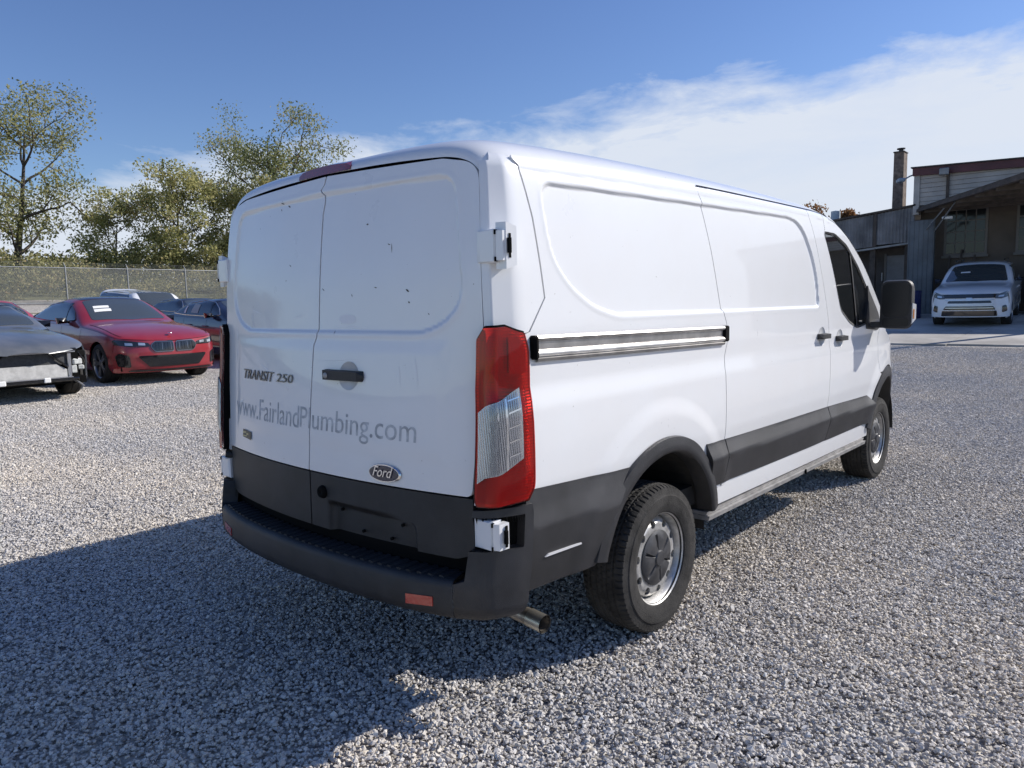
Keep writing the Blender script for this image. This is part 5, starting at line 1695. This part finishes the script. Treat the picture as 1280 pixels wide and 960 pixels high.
class Car:
    def __init__(s, L, W, zsh, ztop, front_n=3.2, front_a=.75, rear_a=.6, rear_n=3.4, sill=.20, tumble=.42, lean=.06, crown=2.0, round_z=.35):
        s.L, s.W = L, W; s.zsh = curve1(zsh); s.ztop = curve1(ztop)
        s.fa, s.fn, s.ra, s.rn = front_a, front_n, rear_a, rear_n
        s.sill, s.tumble, s.lean = sill, tumble, lean
    def w(s, x):
        x = np.asarray(x, float)
        f = np.clip((x + s.fa) / s.fa, 0, .9999); r = np.clip((-s.L + s.ra - x) / s.ra, 0, .9999)
        return s.W * (1 - f ** s.fn) ** (1 / 2.3) * (1 - r ** s.rn) ** (1 / 2.6)
    def xnose(s, y):
        y = np.clip(np.abs(np.asarray(y, float)) / s.W, 0, .9999)
        return -s.fa + s.fa * (1 - y ** 2.3) ** (1 / s.fn)
    def xtail(s, y):
        y = np.clip(np.abs(np.asarray(y, float)) / s.W, 0, .9999)
        return -s.L + s.ra - s.ra * (1 - y ** 2.6) ** (1 / s.rn)
    def prof(s, x, z):
        """tuck of the flank with height, as an inset"""
        zs = s.zsh(x); t = np.clip((z - s.sill) / (zs - s.sill), 0, 1)
        d = .085 * np.clip((.22 - t) / .22, 0, 1) ** 1.6 + .050 * np.clip((t - .62) / .38, 0, 1) ** 1.8 + .012 * np.exp(-((t - .36) / .13) ** 2)
        return d
    def xlean(s, z):
        z = np.asarray(z, float)
        return -s.lean * (np.clip((z - .45) / .4, 0, 1.5) ** 1.7) - .05 * np.clip((.34 - z) / .15, 0, 1) ** 2
    def flank(s, sd):
        return lambda u, v: np.stack([np.asarray(u, float), sd * np.maximum(.02, s.w(u) - s.prof(u, v)), np.asarray(v, float)], 1)
    def nose(s):
        return lambda u, v: np.stack([s.xnose(u) + s.xlean(v), np.asarray(u, float) * (1 - .04 * np.clip((np.asarray(v) - .55) / .3, 0, 1)), np.asarray(v, float)], 1)
    def tail(s):
        return lambda u, v: np.stack([s.xtail(u) + .05 * np.clip((np.asarray(v) - .6) / .5, 0, 1), np.asarray(u, float), np.asarray(v, float)], 1)
    def sec(s, x):
        zs = s.zsh(x); h = np.maximum(.01, s.ztop(x) - zs)
        wsh = np.maximum(.02, s.w(x) - .052)
        k = np.clip((h - .12) / .30, 0, 1)
        return zs, h, wsh, 2.0 + 5.0 * k, 2.4 + 1.2 * k
    def upper(s, sd):
        def S(u, v):       # u = x, v = z
            zs, h, wsh, p, q = s.sec(u)
            t = np.clip((np.asarray(v) - zs) / h, 0, .9995)
            y = (wsh - s.tumble * h * t) * (1 - t ** p) ** (1 / q)
            return np.stack([np.asarray(u, float), sd * y, np.asarray(v, float)], 1)
        return S
    def top(s):
        T = np.linspace(0, 1, 160)
        def S(u, v):       # u = x, v = y
            u = np.asarray(u, float); v = np.asarray(v, float)
            zs, h, wsh, p, q = s.sec(u)
            Y = (wsh[:, None] - s.tumble * h[:, None] * T) * (1 - T ** p[:, None]) ** (1 / q[:, None])
            out = np.empty(len(u))
            for i in range(len(u)):
                out[i] = zs[i] + h[i] * np.interp(-abs(v[i]), -Y[i], T)
            return np.stack([u, v, out], 1)
        return S
    def shell(s, name, mt, parent, x0, x1, nx=90, nt=22):
        """everything above the shoulder line between two stations"""
        X = np.linspace(x0, x1, nx); t = (1 - np.cos(np.linspace(0, math.pi / 2, nt))) * 0 + np.sin(np.linspace(0, math.pi / 2, nt))
        zs, h, wsh, p, q = s.sec(X)
        V = []; F = []
        for i in range(nx):
            Y = (wsh[i] - s.tumble * h[i] * t) * np.maximum(0, 1 - t ** p[i]) ** (1 / q[i])
            Z = zs[i] + h[i] * t
            lx = float(s.xlean(zs[i])) if X[i] > -.5 else 0.0
            fx = X[i] + lx * np.clip((X[i] + .5) / .5, 0, 1)
            for a, b in zip(Y, Z): V.append((fx, a, b))
            for a, b in zip(Y[::-1][1:], Z[::-1][1:]): V.append((fx, -a, b))
        m = 2 * nt - 1
        for i in range(nx - 1):
            for j in range(m - 1):
                F.append((i * m + j, (i + 1) * m + j, (i + 1) * m + j + 1, i * m + j + 1))
        return mobj(name, V, F, mt, parent, smooth=True)

def alloy_wheel(parent, loc, sd, r, w, spokes, rim_m, name='wheel', tread=True, src=None):
    if src:
        o = src.copy(); COL.objects.link(o); o.parent = parent; o.location = loc; o.rotation_euler = (0, 0, 0 if sd > 0 else math.pi)
        for c in src.children:
            k = c.copy(); COL.objects.link(k); k.parent = o
        return o
    mb = MB(); rr = r * .735
    mb.lathe([(-w * .45, rr * .96), (-w * .1, rr * .90), (w * .36, rr * .92), (w * .47, rr * .97), (w * .49, rr), (w * .46, rr * 1.02)], (0, 0, 0), 'y', 40)
    for k in range(spokes):
        for dd in (-.16, .16):
            a = 2 * math.pi * k / spokes
            a0, a1 = a + dd * .35, a + dd
            P = []
            for rad, aa, wd, dp in ((.05, a0, .022, .40), (rr * .95, a1, .016, .44)):
                for sgn in (-1, 1):
                    for dy in (0, -.03):
                        P.append((rad * math.cos(aa) - sgn * wd * math.sin(aa), w * dp + dy, rad * math.sin(aa) + sgn * wd * math.cos(aa)))
            mb.hull(P)
    mb.lathe([(w * .42, .0001), (w * .42, .055), (w * .36, .07)], (0, 0, 0), 'y', 20)
    o = mb.build(name, rim_m, parent); o.location = loc; o.rotation_euler = (0, 0, 0 if sd > 0 else math.pi)
    auto_smooth(o, 40)
    mb = MB(); mb.lathe([(-w * .5, rr), (-w * .52, r * .85), (-w * .46, r * .96), (-w * .36, r), (-w * .20, r), (-w * .19, r - .008), (-w * .16, r - .008), (-w * .15, r), (w * .15, r), (w * .16, r - .008), (w * .19, r - .008), (w * .20, r), (w * .36, r), (w * .46, r * .96), (w * .52, r * .85), (w * .50, rr)], (0, 0, 0), 'y', 48)
    t = mb.build('tyre', M['car_tyre'], o); auto_smooth(t, 40)
    mb = MB(); mb.lathe([(0, .0001), (0, rr * .9)], (0, -.01, 0), 'y', 24)
    b = mb.build('brake_disc', M['void'], o)
    return o

def build_car(name, label, cat, loc, rz, C, paint, win, ws, axles, tr, tw, group=None, fascia=True, rear_win=None, spokes=5, rim=None, chrome=None, far=False, arch=None, hood_end=None, sd_only=None, wheel_inset=.02):
    ca, sa = math.cos(rz), math.sin(rz)
    hs_ = [gz(loc[0] + a * ca, loc[1] + a * sa) for a in axles]
    sl = (hs_[0] - hs_[1]) / (axles[0] - axles[1])
    t = thing(name, label, cat, (loc[0], loc[1], hs_[0] - sl * axles[0] + .004), rz, group)
    t.rotation_euler = (0, -math.atan(sl), rz)
    rim = rim or M['alloy_dark']
    ar = arch or tr + .045
    xa0 = -C.L + C.ra * .55; xa1 = -C.fa * .50
    body = C.shell('upper_body', paint, t, -C.L + .02, -.02)
    for sd in (1, -1):
        q = []
        if fascia: q += [(xa1, C.sill + .02)]
        def ar_pts(cx):
            b = math.degrees(math.asin(min(.95, max(-.95, (C.sill - tr) / ar))))
            return [(cx + ar * math.cos(R(a)), tr + ar * math.sin(R(a))) for a in np.linspace(b, 180 - b, 18)]
        bot = ar_pts(axles[0]) + ar_pts(axles[1])
        tp = [(x, float(C.zsh(x)) - .003) for x in np.linspace(xa0, xa1, 26)]
        q = [(xa1, C.sill)] + bot + [(xa0, C.sill + .06)] + tp
        if axles[0] + ar > xa1:
            q = [p for p in q if p[0] <= xa1 + 1e-6]
        fl = panel('flank', q, C.flank(sd), (0, sd, 0), paint, t, .09, .06, .02)
        panel('side_glass', win, C.upper(sd), (0, sd, 0), M['car_glass'], fl, .09, .06, .006, off=.004)
        if chrome:
            W3, WN = surf_eval(C.upper(sd), win)
            WN = WN * (1 if (WN @ np.array((0, sd, 0))).mean() > 0 else -1)
            mb = MB(); mb.tube([tuple(p + n_ * .008) for p, n_ in zip(W3, WN)] + [tuple(W3[0] + WN[0] * .008)], .011, 4, cap=False)
            mb.build('window_trim', chrome, fl)
        if not far:
            for xs_ in ((win[0][0] + win[-1][0]) / 2,):
                pass
            # door seams and handles, pillar bars
            for sx in (axles[0] - tr - .38, (axles[0] + axles[1]) / 2 - .12, axles[1] + tr * .9):
                zt = float(C.zsh(sx)) - .02
                zz = np.linspace(C.sill + .12, zt, 10)
                p3, n3 = surf_eval(C.flank(sd), [(sx, z) for z in zz])
                V = []; F = []
                for p in p3: V += [(p[0] - .004, p[1] + sd * .0012, p[2]), (p[0] + .004, p[1] + sd * .0012, p[2])]
                for k in range(9): F.append((2 * k, 2 * k + 1, 2 * k + 3, 2 * k + 2))
                mobj('door_seam', V, F, M['void'], fl)
            for sx in ((axles[0] + axles[1]) / 2 - .02, axles[1] + tr * .9 + .42):
                z = float(C.zsh(sx)) - .16
                p3, n3 = surf_eval(C.flank(sd), [(sx, z)])
                mb = MB(); mb.box((p3[0][0] - .12, p3[0][1] + sd * .018, z), (.20, .03, .025), bev=.008); mb.build('door_handle', paint, fl)
            mid = (axles[0] + axles[1]) / 2
            xs_w = [p[0] for p in win]; zb_ = min(p[1] for p in win); zt_ = max(p[1] for p in win)
            panel('pillar_bar', [(mid - .10, zb_ + .01), (mid - .03, zb_ + .01), (mid - .08, zt_ - .015), (mid - .15, zt_ - .015)], C.upper(sd), (0, sd, 0), M['gloss_black'], fl, .09, .06, .006, off=.010)
            # mirror
            mx = max(xs_w) - .26; mz = float(C.zsh(mx)) + .09
            p3, _ = surf_eval(C.upper(sd), [(mx, mz)])
            mb = MB(); yb = p3[0][1]
            mb.hull([(mx + a, yb + sd * b, mz + c) for a, b, c in ((.06, .06, -.05), (.06, .22, -.06), (.06, .23, .05), (.06, .07, .05), (-.04, .05, -.05), (-.05, .20, -.06), (-.05, .22, .05), (-.04, .06, .05), (.10, .12, -.02), (.10, .20, .01))])
            mb.hull([(mx + a, yb + sd * b, mz + c) for a, b, c in ((.02, -.03, -.07), (.02, .10, -.03), (-.03, -.03, -.07), (-.03, .10, -.03), (.0, -.03, -.03), (.0, .1, .0))])
            o = mb.build('door_mirror', M['gloss_black'], t); auto_smooth(o, 40)
    # windscreen and rear screen
    panel('windscreen', ws, C.top(), (.4, 0, 1), M['screen_glass'], t, .10, .10, .006, off=.005)
    if rear_win: panel('rear_screen', rear_win, C.top(), (-.4, 0, 1), M['car_glass'], t, .10, .10, .006, off=.005)
    # tail
    yc = float(C.w(xa0))
    panel('tail_panel', [(-yc, C.sill + .06), (yc, C.sill + .06), (yc, float(C.zsh(xa0)) - .003), (.5 * yc, float(C.zsh(-C.L + .03)) + .0), (-.5 * yc, float(C.zsh(-C.L + .03)) + .0), (-yc, float(C.zsh(xa0)) - .003)], C.tail(), (-1, 0, 0), paint, t, .10, .08, .02)
    # floor pan and wells
    mb = MB(); mb.box((-C.L / 2, 0, C.sill + .09), (C.L - .5, C.W * 1.75, .10)); mb.box(((axles[0] + axles[1]) / 2, 0, .52), (axles[0] - axles[1] - 2 * ar, C.W * 1.80, .5)); mb.box((axles[0] + .0, 0, .58), (2 * ar, C.W * 1.2, .5)); mb.box((axles[1], 0, .58), (2 * ar, C.W * 1.2, .5))
    mb.box((axles[1] - ar - .2, 0, .55), (.4, C.W * 1.5, .4))
    mb.build('floor_pan', M['void'], t)
    src = None
    for ax in axles:
        for sd in (1, -1):
            w_ = alloy_wheel(t, (ax, sd * (C.W - tw / 2 - wheel_inset), tr), sd, tr, tw, spokes, rim, src=src)
            src = src or w_
    return t, body

def nose_panel(C, t, name, poly, m, off=.006, thick=.02, du=.05, dv=.03, rim=True):
    return panel(name, poly, C.nose(), (1, 0, 0), m, t, du, dv, thick, off=off, rim=rim)
def mir(poly): return [(-a, b) for a, b in poly[::-1]]

# ---- saloon shape shared by the yard's four-door cars
def saloon(L=5.06, W=.95, H=1.51, drop=0.0):
    k = H / 1.51
    return Car(L, W, [(-5.2, .93), (-4.9, .985), (-4.2, 1.02), (-3.0, 1.0), (-2.0, .975), (-1.6, .955), (-.9, .895), (-.4, .81), (-.15, .755), (0, .71)],
               [(-5.2, .98), (-5.0, 1.06), (-4.75, 1.095), (-4.45, 1.125), (-4.1, 1.23), (-3.7, 1.375), (-3.3, 1.465 * k), (-2.9, 1.505 * k), (-2.62, 1.495 * k), (-2.3, 1.39 * k), (-1.95, 1.235), (-1.68, 1.105), (-1.55, 1.065), (-1.2, 1.035), (-.8, .985), (-.45, .915), (-.2, .845), (-.06, .775), (0, .73)])
SWIN = fillet([(-1.98, 1.075, .02), (-2.18, 1.215, .2), (-2.50, 1.36, .3), (-2.95, 1.40, .3), (-3.55, 1.345, .4), (-4.02, 1.205, .1), (-4.16, 1.10, .03), (-3.5, 1.062, .3), (-2.6, 1.045, .3)], 5)
SWS = fillet([(-1.70, -.68, .1), (-1.60, 0, .3), (-1.70, .68, .1), (-2.44, .555, .06), (-2.47, 0, .3), (-2.44, -.555, .06)], 4)
SRW = fillet([(-3.72, -.48, .06), (-3.68, 0, .3), (-3.72, .48, .06), (-4.42, .58, .06), (-4.46, 0, .3), (-4.42, -.58, .06)], 4)

# ---- red saloon
C1 = saloon()
red = car_paint('deep_red_paint', (.34, .018, .028), .28, .08, .2)
rx, ry = -10.35, 4.02
t1, b1 = build_car('saloon_car', 'deep red four-door saloon with dark roof and wide black grille', 'car', (rx, ry, gz(rx - 2.4, ry) - .005), R(2), C1, red, SWIN, SWS, (-.90, -3.895), .345, .245, spokes=5, rim=M['alloy_dark'], rear_win=SRW, chrome=M['gloss_black'])
panel('dark_roof', fillet([(-2.455, -.56, .1), (-2.48, 0, .3), (-2.455, .56, .1), (-3.62, .54, .1), (-3.62, -.54, .1)], 4), C1.top(), (0, 0, 1), mat('black_roof_panel', (.03, .03, .035), rough=.2, coat=1), t1, .1, .1, .006, off=.004)
yc = float(C1.w(-C1.fa * .5))
FAS = [(-yc, .21), (yc, .21), (yc, .80), (.62, .775), (.3, .745), (0, .735), (-.3, .745), (-.62, .775), (-yc, .80)]
nose_panel(C1, t1, 'front_bumper', FAS, red, off=0)
for sd in (1, -1):
    f = (lambda p: p) if sd > 0 else mir
    hl = nose_panel(C1, t1, 'headlamp', f(fillet([(.40, .655, .02), (.44, .715, .03), (.80, .765, .05), (.905, .772, .02), (.90, .69, .04), (.72, .655, .05)], 4)), M['gloss_black'], off=.010, du=.04)
    for yy in (.54, .72): nose_panel(C1, hl, 'lamp_element', f([(yy - .05, .675), (yy + .05, .680), (yy + .055, .725), (yy - .045, .715)]), M['lamp_bright'], off=.013, rim=False)
    gr = nose_panel(C1, t1, 'kidney_grille', f(fillet([(.018, .555, .04), (.022, .735, .04), (.34, .745, .07), (.425, .665, .07), (.34, .555, .08)], 5)), M['trim_dark'], off=.018, du=.03)
    nose_panel(C1, gr, 'grille_black', f(fillet([(.030, .567, .03), (.034, .723, .03), (.335, .733, .06), (.410, .665, .06), (.335, .567, .07)], 5)), M['gloss_black'], off=.023, du=.03, rim=False)
    for k in range(6):
        yy = .07 + k * .05
        nose_panel(C1, gr, 'grille_bar', f([(yy, .59), (yy + .010, .59), (yy + .010, .715), (yy, .715)]), M['trim_dark'] if k % 3 == 0 else M['gloss_black'], off=.028, rim=False)
    nose_panel(C1, t1, 'side_intake', f(fillet([(.70, .30, .03), (.72, .50, .05), (.84, .545, .03), (.885, .50, .04), (.86, .32, .04)], 4)), M['gloss_black'], off=.008, du=.04)
nose_panel(C1, t1, 'lower_intake', fillet([(-.62, .50, .03), (.62, .50, .03), (.44, .305, .05), (-.44, .305, .05)], 4), M['gloss_black'], off=.010, du=.05)
nose_panel(C1, t1, 'splitter', [(-.74, .235), (.74, .235), (.70, .262), (-.70, .262)], M['gloss_black'], off=.022, du=.05)
for k, (x0, y0, w_, h_) in enumerate(((-2.05, -.36, .10, .30), (-2.17, -.34, .09, .28))):
    panel('windscreen_sheet', [(x0, y0 - h_ / 2), (x0 + w_, y0 - h_ / 2 - .02), (x0 + w_, y0 + h_ / 2 - .02), (x0, y0 + h_ / 2)], C1.top(), (0, 0, 1), M['paper'], t1, .1, .1, .003, off=.009, rim=False)
for sd in (1, -1):
    ln = [(x, sd * (float(C1.w(x)) - .115 - .05 * (x + .3) / -1.3)) for x in np.linspace(-.32, -1.55, 16)]
    P3, N3 = surf_eval(C1.top(), ln)
    V = []; F = []
    for p_ in P3: V += [(p_[0], p_[1] - .005, p_[2] + .003), (p_[0], p_[1] + .005, p_[2] + .003)]
    for k in range(15): F.append((2 * k, 2 * k + 1, 2 * k + 3, 2 * k + 2))
    mobj('bonnet_gap', V, F, M['void'], t1)
nose_panel(C1, t1, 'bonnet_gap', [(-.80, .787), (-.5, .763), (0, .741), (.5, .763), (.80, .787), (.80, .793), (.5, .770), (0, .748), (-.5, .770), (-.80, .793)], M['void'], off=.004, rim=False)
mb = MB(); mb.lathe([(0, .038), (.006, .036), (.008, .0001)], (-.17, 0, .868), 'z', 18); mb.build('bonnet_roundel', M['alloy_bright'], t1)

# ---- stripped grey saloon: bumper gone, cooling pack bare
C2 = saloon(4.95, .935, 1.44)
grey = car_paint('dusty_dark_grey_paint', (.115, .125, .130), .30, .35, .2)
gx, gy = -9.35, 1.52
t2, b2 = build_car('stripped_saloon', 'dark grey saloon with its front bumper torn off and radiator bare', 'car', (gx, gy, gz(gx - 2.4, gy) - .005), R(3), C2, grey, SWIN, SWS, (-.92, -3.85), .335, .235, spokes=7, rim=M['alloy_dark'], rear_win=SRW)
mb = MB(); mb.box((-.42, 0, .50), (.30, 1.45, .50)); mb.box((-.70, 0, .55), (.3, 1.2, .5)); mb.build('engine_void', M['void'], t2)
mb = MB(); mb.hull([(-.235 + a, y, z) for a in (0, .03) for y, z in ((-.50, .345), (.54, .345), (.54, .46), (.40, .545), (-.36, .545), (-.50, .46))]); o = mb.build('radiator', mat('bare_radiator', (.62, .61, .58), rough=.55, metal=.3, noise_amt=.2, noise_scale=12), t2)
mb = MB(); mb.box((-.245, .02, .625), (.045, 1.10, .19), bev=.01); mb.build('fan_shroud', mat('dark_core', (.06, .062, .065), rough=.6, noise_amt=.3, noise_scale=30), t2)
mb = MB(); mb.box((-.20, .02, .765), (.07, 1.30, .035), bev=.01); mb.build('slam_panel', M['gloss_black'], t2)
mb = MB(); mb.box((-.19, .02, .728), (.05, 1.26, .022), bev=.006); mb.build('grille_carrier', M['alloy_bright'], t2)
mb = MB(); mb.box((-.17, .02, .315), (.06, 1.32, .05), bev=.012); cb = mb.build('crash_bar', M['gloss_black'], t2)
mb = MB(); mb.box((-.155, .02, .350), (.03, 1.15, .014)); mb.build('bar_edge', M['alloy_bright'], cb)
for yy in (-.33, .24):
    mb = MB(); mb.box((-.14, yy, .325), (.03, .09, .075), bev=.01); mb.build('bar_bracket', M['paper'], cb)
for sd in (1, -1):
    mb = MB(); mb.tube([(-.20, sd * .54, .70), (-.19, sd * .40, .76), (-.19, sd * .20, .77)], .014, 5); mb.tube([(-.19, sd * .54, .50), (-.19, sd * .26, .74)], .016, 5); mb.build('support_strut', M['gloss_black'], t2)
    mb = MB(); mb.box((-.22, sd * .575, .52), (.06, .05, .38), bev=.01); mb.build('radiator_support', M['alloy_bright'] if sd > 0 else M['gloss_black'], t2)
    mb = MB(); mb.box((-.33, sd * .70, .56), (.14, .16, .10), rz=.3 * sd, bev=.02); mb.box((-.38, sd * .77, .47), (.18, .12, .07), rz=-.2, bev=.015); mb.box((-.30, sd * .66, .45), (.08, .10, .14), bev=.02)
    mb.build('lamp_bracket', mat('pale_bracket', (.55, .56, .54), rough=.6, noise_amt=.3, noise_scale=20) if sd > 0 else bpy.data.materials['pale_bracket'], t2)
    mb = MB(); mb.box((-.42, sd * .74, .68), (.20, .22, .10), rz=.5 * sd, bev=.02); mb.build('lamp_pocket', M['void'], t2)
    mb = MB(); mb.tube([(-.30, sd * .62, .30), (-.20, sd * .68, .26), (-.16, sd * .74, .20), (-.18, sd * .70, .15)], .014, 5); mb.build('hanging_clip', M['plate_grey'], t2)
    mb = MB(); mb.tube([(-.36, sd * .60, .80), (-.30, sd * .74, .70), (-.34, sd * .84, .58), (-.45, sd * .86, .45)], .012, 5); mb.build('loose_harness', M['gloss_black'], t2)

# ---- navy saloon in the next slot
C3 = saloon(4.95, .93, 1.46)
navy = car_paint('navy_paint', (.010, .014, .038), .22, .05)
bx, by = -11.2, 7.22
t3, b3 = build_car('saloon_car', 'navy blue saloon with chrome window trim and sheets taped inside its glass', 'car', (bx, by, gz(bx - 2.4, by) - .005), R(2), C3, navy, SWIN, SWS, (-.92, -3.85), .335, .235, spokes=7, rim=M['alloy_bright'], rear_win=SRW, chrome=M['alloy_bright'])
nose_panel(C3, t3, 'front_bumper', FAS, navy, off=0)
nose_panel(C3, t3, 'lower_intake', fillet([(-.62, .50, .03), (.62, .50, .03), (.44, .305, .05), (-.44, .305, .05)], 4), M['gloss_black'], off=.010)
for sd in (1, -1):
    f = (lambda p: p) if sd > 0 else mir
    nose_panel(C3, t3, 'headlamp', f(fillet([(.40, .655, .02), (.44, .715, .03), (.80, .765, .05), (.90, .765, .02), (.88, .68, .04), (.72, .655, .05)], 4)), M['lamp_glass'], off=.010)
panel('window_sheet', [(-3.30, 1.11), (-2.98, 1.10), (-2.98, 1.30), (-3.27, 1.32)], C3.upper(-1), (0, -1, 0), mat('pale_green_sheet', (.40, .46, .44), rough=.7), t3, .1, .1, .003, off=.012, rim=False)
panel('window_sheet', [(-3.62, 1.10), (-3.54, 1.10), (-3.54, 1.27), (-3.60, 1.26)], C3.upper(-1), (0, -1, 0), M['paper'], t3, .1, .1, .003, off=.012, rim=False)

# ---- cars in the row behind
black = car_paint('black_paint', (.012, .012, .014), .22, .05)
C4 = saloon(4.8, .92, 1.44)
kx, ky = -16.4, 8.75
t4, b4 = build_car('saloon_car', 'black saloon half hidden between the red and the navy saloons', 'car', (kx, ky, gz(kx - 2.4, ky) + .02), R(2), C4, black, SWIN, SWS, (-.92, -3.75), .33, .225, spokes=7, rim=M['alloy_dark'], rear_win=SRW, far=True, chrome=M['alloy_bright'])
nose_panel(C4, t4, 'front_bumper', FAS, black, off=0)
def crossover(L=4.7, W=.93, H=1.70):
    return Car(L, W, [(-5.0, .98), (-4.5, 1.06), (-3.0, 1.08), (-2.0, 1.05), (-1.3, 1.02), (-.7, .96), (-.2, .86), (0, .80)],
               [(-5.0, 1.0), (-4.72, 1.15), (-4.62, 1.35), (-4.4, 1.56), (-4.1, H - .03), (-3.2, H), (-2.5, H - .02), (-2.1, 1.55), (-1.7, 1.33), (-1.35, 1.15), (-1.1, 1.10), (-.6, 1.04), (-.2, .93), (0, .82)], tumble=.30)
XWIN = fillet([(-1.75, 1.12, .03), (-2.15, 1.42, .2), (-2.5, 1.53, .2), (-3.6, 1.55, .3), (-4.2, 1.45, .1), (-4.35, 1.22, .05), (-3.0, 1.14, .2)], 5)
XWS = fillet([(-1.36, -.60, .1), (-1.30, 0, .3), (-1.36, .60, .1), (-2.22, .54, .06), (-2.26, 0, .3), (-2.22, -.54, .06)], 4)
C5 = crossover(4.7, .93, 1.55)
whitep = car_paint('plain_white_paint', (.80, .81, .82), .3, .04)
wx, wy = -20.6, 8.9
t5, b5 = build_car('crossover_car', 'white-roofed crossover parked behind the black saloon', 'car', (wx, wy, gz(wx - 2.3, wy) - .05), R(2), C5, whitep, XWIN, XWS, (-.9, -3.6), .35, .235, spokes=5, far=True)
yc5 = float(C5.w(-C5.fa * .5))
nose_panel(C5, t5, 'front_bumper', [(-yc5, .23), (yc5, .23), (yc5, .90), (.4, .84), (0, .82), (-.4, .84), (-yc5, .90)], whitep, off=0)
C6 = saloon(4.7, .91, 1.44)
qx, qy = -15.3, 3.05
t6, b6 = build_car('compact_car', 'bright red car behind the stripped saloon, only its bonnet and screen showing', 'car', (qx, qy, gz(qx - 2.4, qy) + .02), R(2), C6, car_paint('bright_red_paint', (.42, .03, .03), .3, .1), SWIN, SWS, (-.92, -3.7), .33, .225, spokes=7, far=True)
nose_panel(C6, t6, 'front_bumper', FAS, bpy.data.materials['bright_red_paint'], off=0)

# ---- white SUV under the canopy
CS = Car(4.9, .965, [(-5.0, 1.05), (-4.6, 1.13), (-3.0, 1.14), (-2.0, 1.12), (-1.3, 1.09), (-.7, 1.04), (-.25, .95), (0, .88)],
         [(-5.0, 1.1), (-4.85, 1.25), (-4.7, 1.45), (-4.45, 1.64), (-4.2, 1.71), (-3.2, 1.735), (-2.6, 1.72), (-2.25, 1.60), (-1.85, 1.40), (-1.5, 1.22), (-1.3, 1.165), (-.7, 1.12), (-.3, 1.04), (-.08, .95), (0, .90)], front_n=3.6, front_a=.62, tumble=.22, sill=.26)
SUVW = fillet([(-1.90, 1.19, .03), (-2.30, 1.48, .2), (-2.65, 1.60, .2), (-3.7, 1.61, .3), (-4.3, 1.50, .1), (-4.45, 1.28, .05), (-3.2, 1.20, .2)], 5)
SUVS = fillet([(-1.56, -.78, .1), (-1.46, 0, .3), (-1.56, .78, .1), (-2.36, .63, .06), (-2.40, 0, .3), (-2.36, -.63, .06)], 4)
sx, sy = -1.26, 21.75
suv, bS = build_car('suv_car', 'white SUV with a black barred grille parked facing out under the canopy', 'SUV', (sx, sy, gz(sx, sy + 2) + .02), R(-90 + 4), CS, whitep, SUVW, SUVS, (-.95, -3.74), .375, .245, spokes=5, rim=M['alloy_dark'])
ys_ = float(CS.w(-CS.fa * .5))
nose_panel(CS, suv, 'front_bumper', [(-ys_, .30), (ys_, .30), (ys_, .98), (.5, .93), (0, .905), (-.5, .93), (-ys_, .98)], whitep, off=0)
for k, (za, zb_, wa, wb, m_) in enumerate(((.815, .925, .70, .76, M['gloss_black']), (.752, .785, .56, .62, M['alloy_bright']), (.68, .745, .54, .50, M['gloss_black']), (.50, .60, .62, .56, M['gloss_black']), (.33, .475, .66, .64, M['gloss_black']))):
    nose_panel(CS, suv, 'grille' if k < 3 else 'lower_intake', fillet([(-wa, za, .02), (wa, za, .02), (wb, zb_, .02), (-wb, zb_, .02)], 3), m_, off=.010 + .004 * (k == 1))
nose_panel(CS, suv, 'grille_bar', [(-.58, .635), (.58, .635), (.58, .655), (-.58, .655)], M['alloy_bright'], off=.014)
nose_panel(CS, suv, 'grille_bar', [(-.56, .545), (.56, .545), (.56, .560), (-.56, .560)], M['alloy_bright'], off=.016)
nose_panel(CS, suv, 'emblem', fillet([(-.08, .745, .03), (.08, .745, .03), (.08, .83, .03), (-.08, .83, .03)], 4), M['alloy_bright'], off=.020)
for sd in (1, -1):
    f = (lambda p: p) if sd > 0 else mir
    h = nose_panel(CS, suv, 'headlamp', f(fillet([(.60, .80, .02), (.64, .90, .02), (.88, .985, .03), (.925, .96, .03), (.90, .84, .04), (.75, .79, .03)], 4)), M['lamp_glass'], off=.012)
    nose_panel(CS, h, 'lamp_element', f([(.68, .83), (.80, .84), (.82, .89), (.69, .875)]), M['lamp_bright'], off=.016, rim=False)
    nose_panel(CS, suv, 'fog_lamp', f(fillet([(.76, .42, .02), (.76, .60, .03), (.85, .62, .02), (.87, .46, .03)], 3)), M['gloss_black'], off=.012)
    mb = MB(); mb.tube([(-2.5, sd * .60, 1.742), (-2.6, sd * .61, 1.785), (-4.1, sd * .60, 1.78), (-4.2, sd * .59, 1.74)], .018, 6); mb.build('roof_rail', M['gloss_black'], suv)
panel('windscreen_sheet', [(-1.98, -.42), (-1.92, -.42), (-1.92, -.18), (-1.98, -.18)], CS.top(), (0, 0, 1), M['paper'], suv, .1, .1, .003, off=.009, rim=False)
bpy.context.view_layer.update()
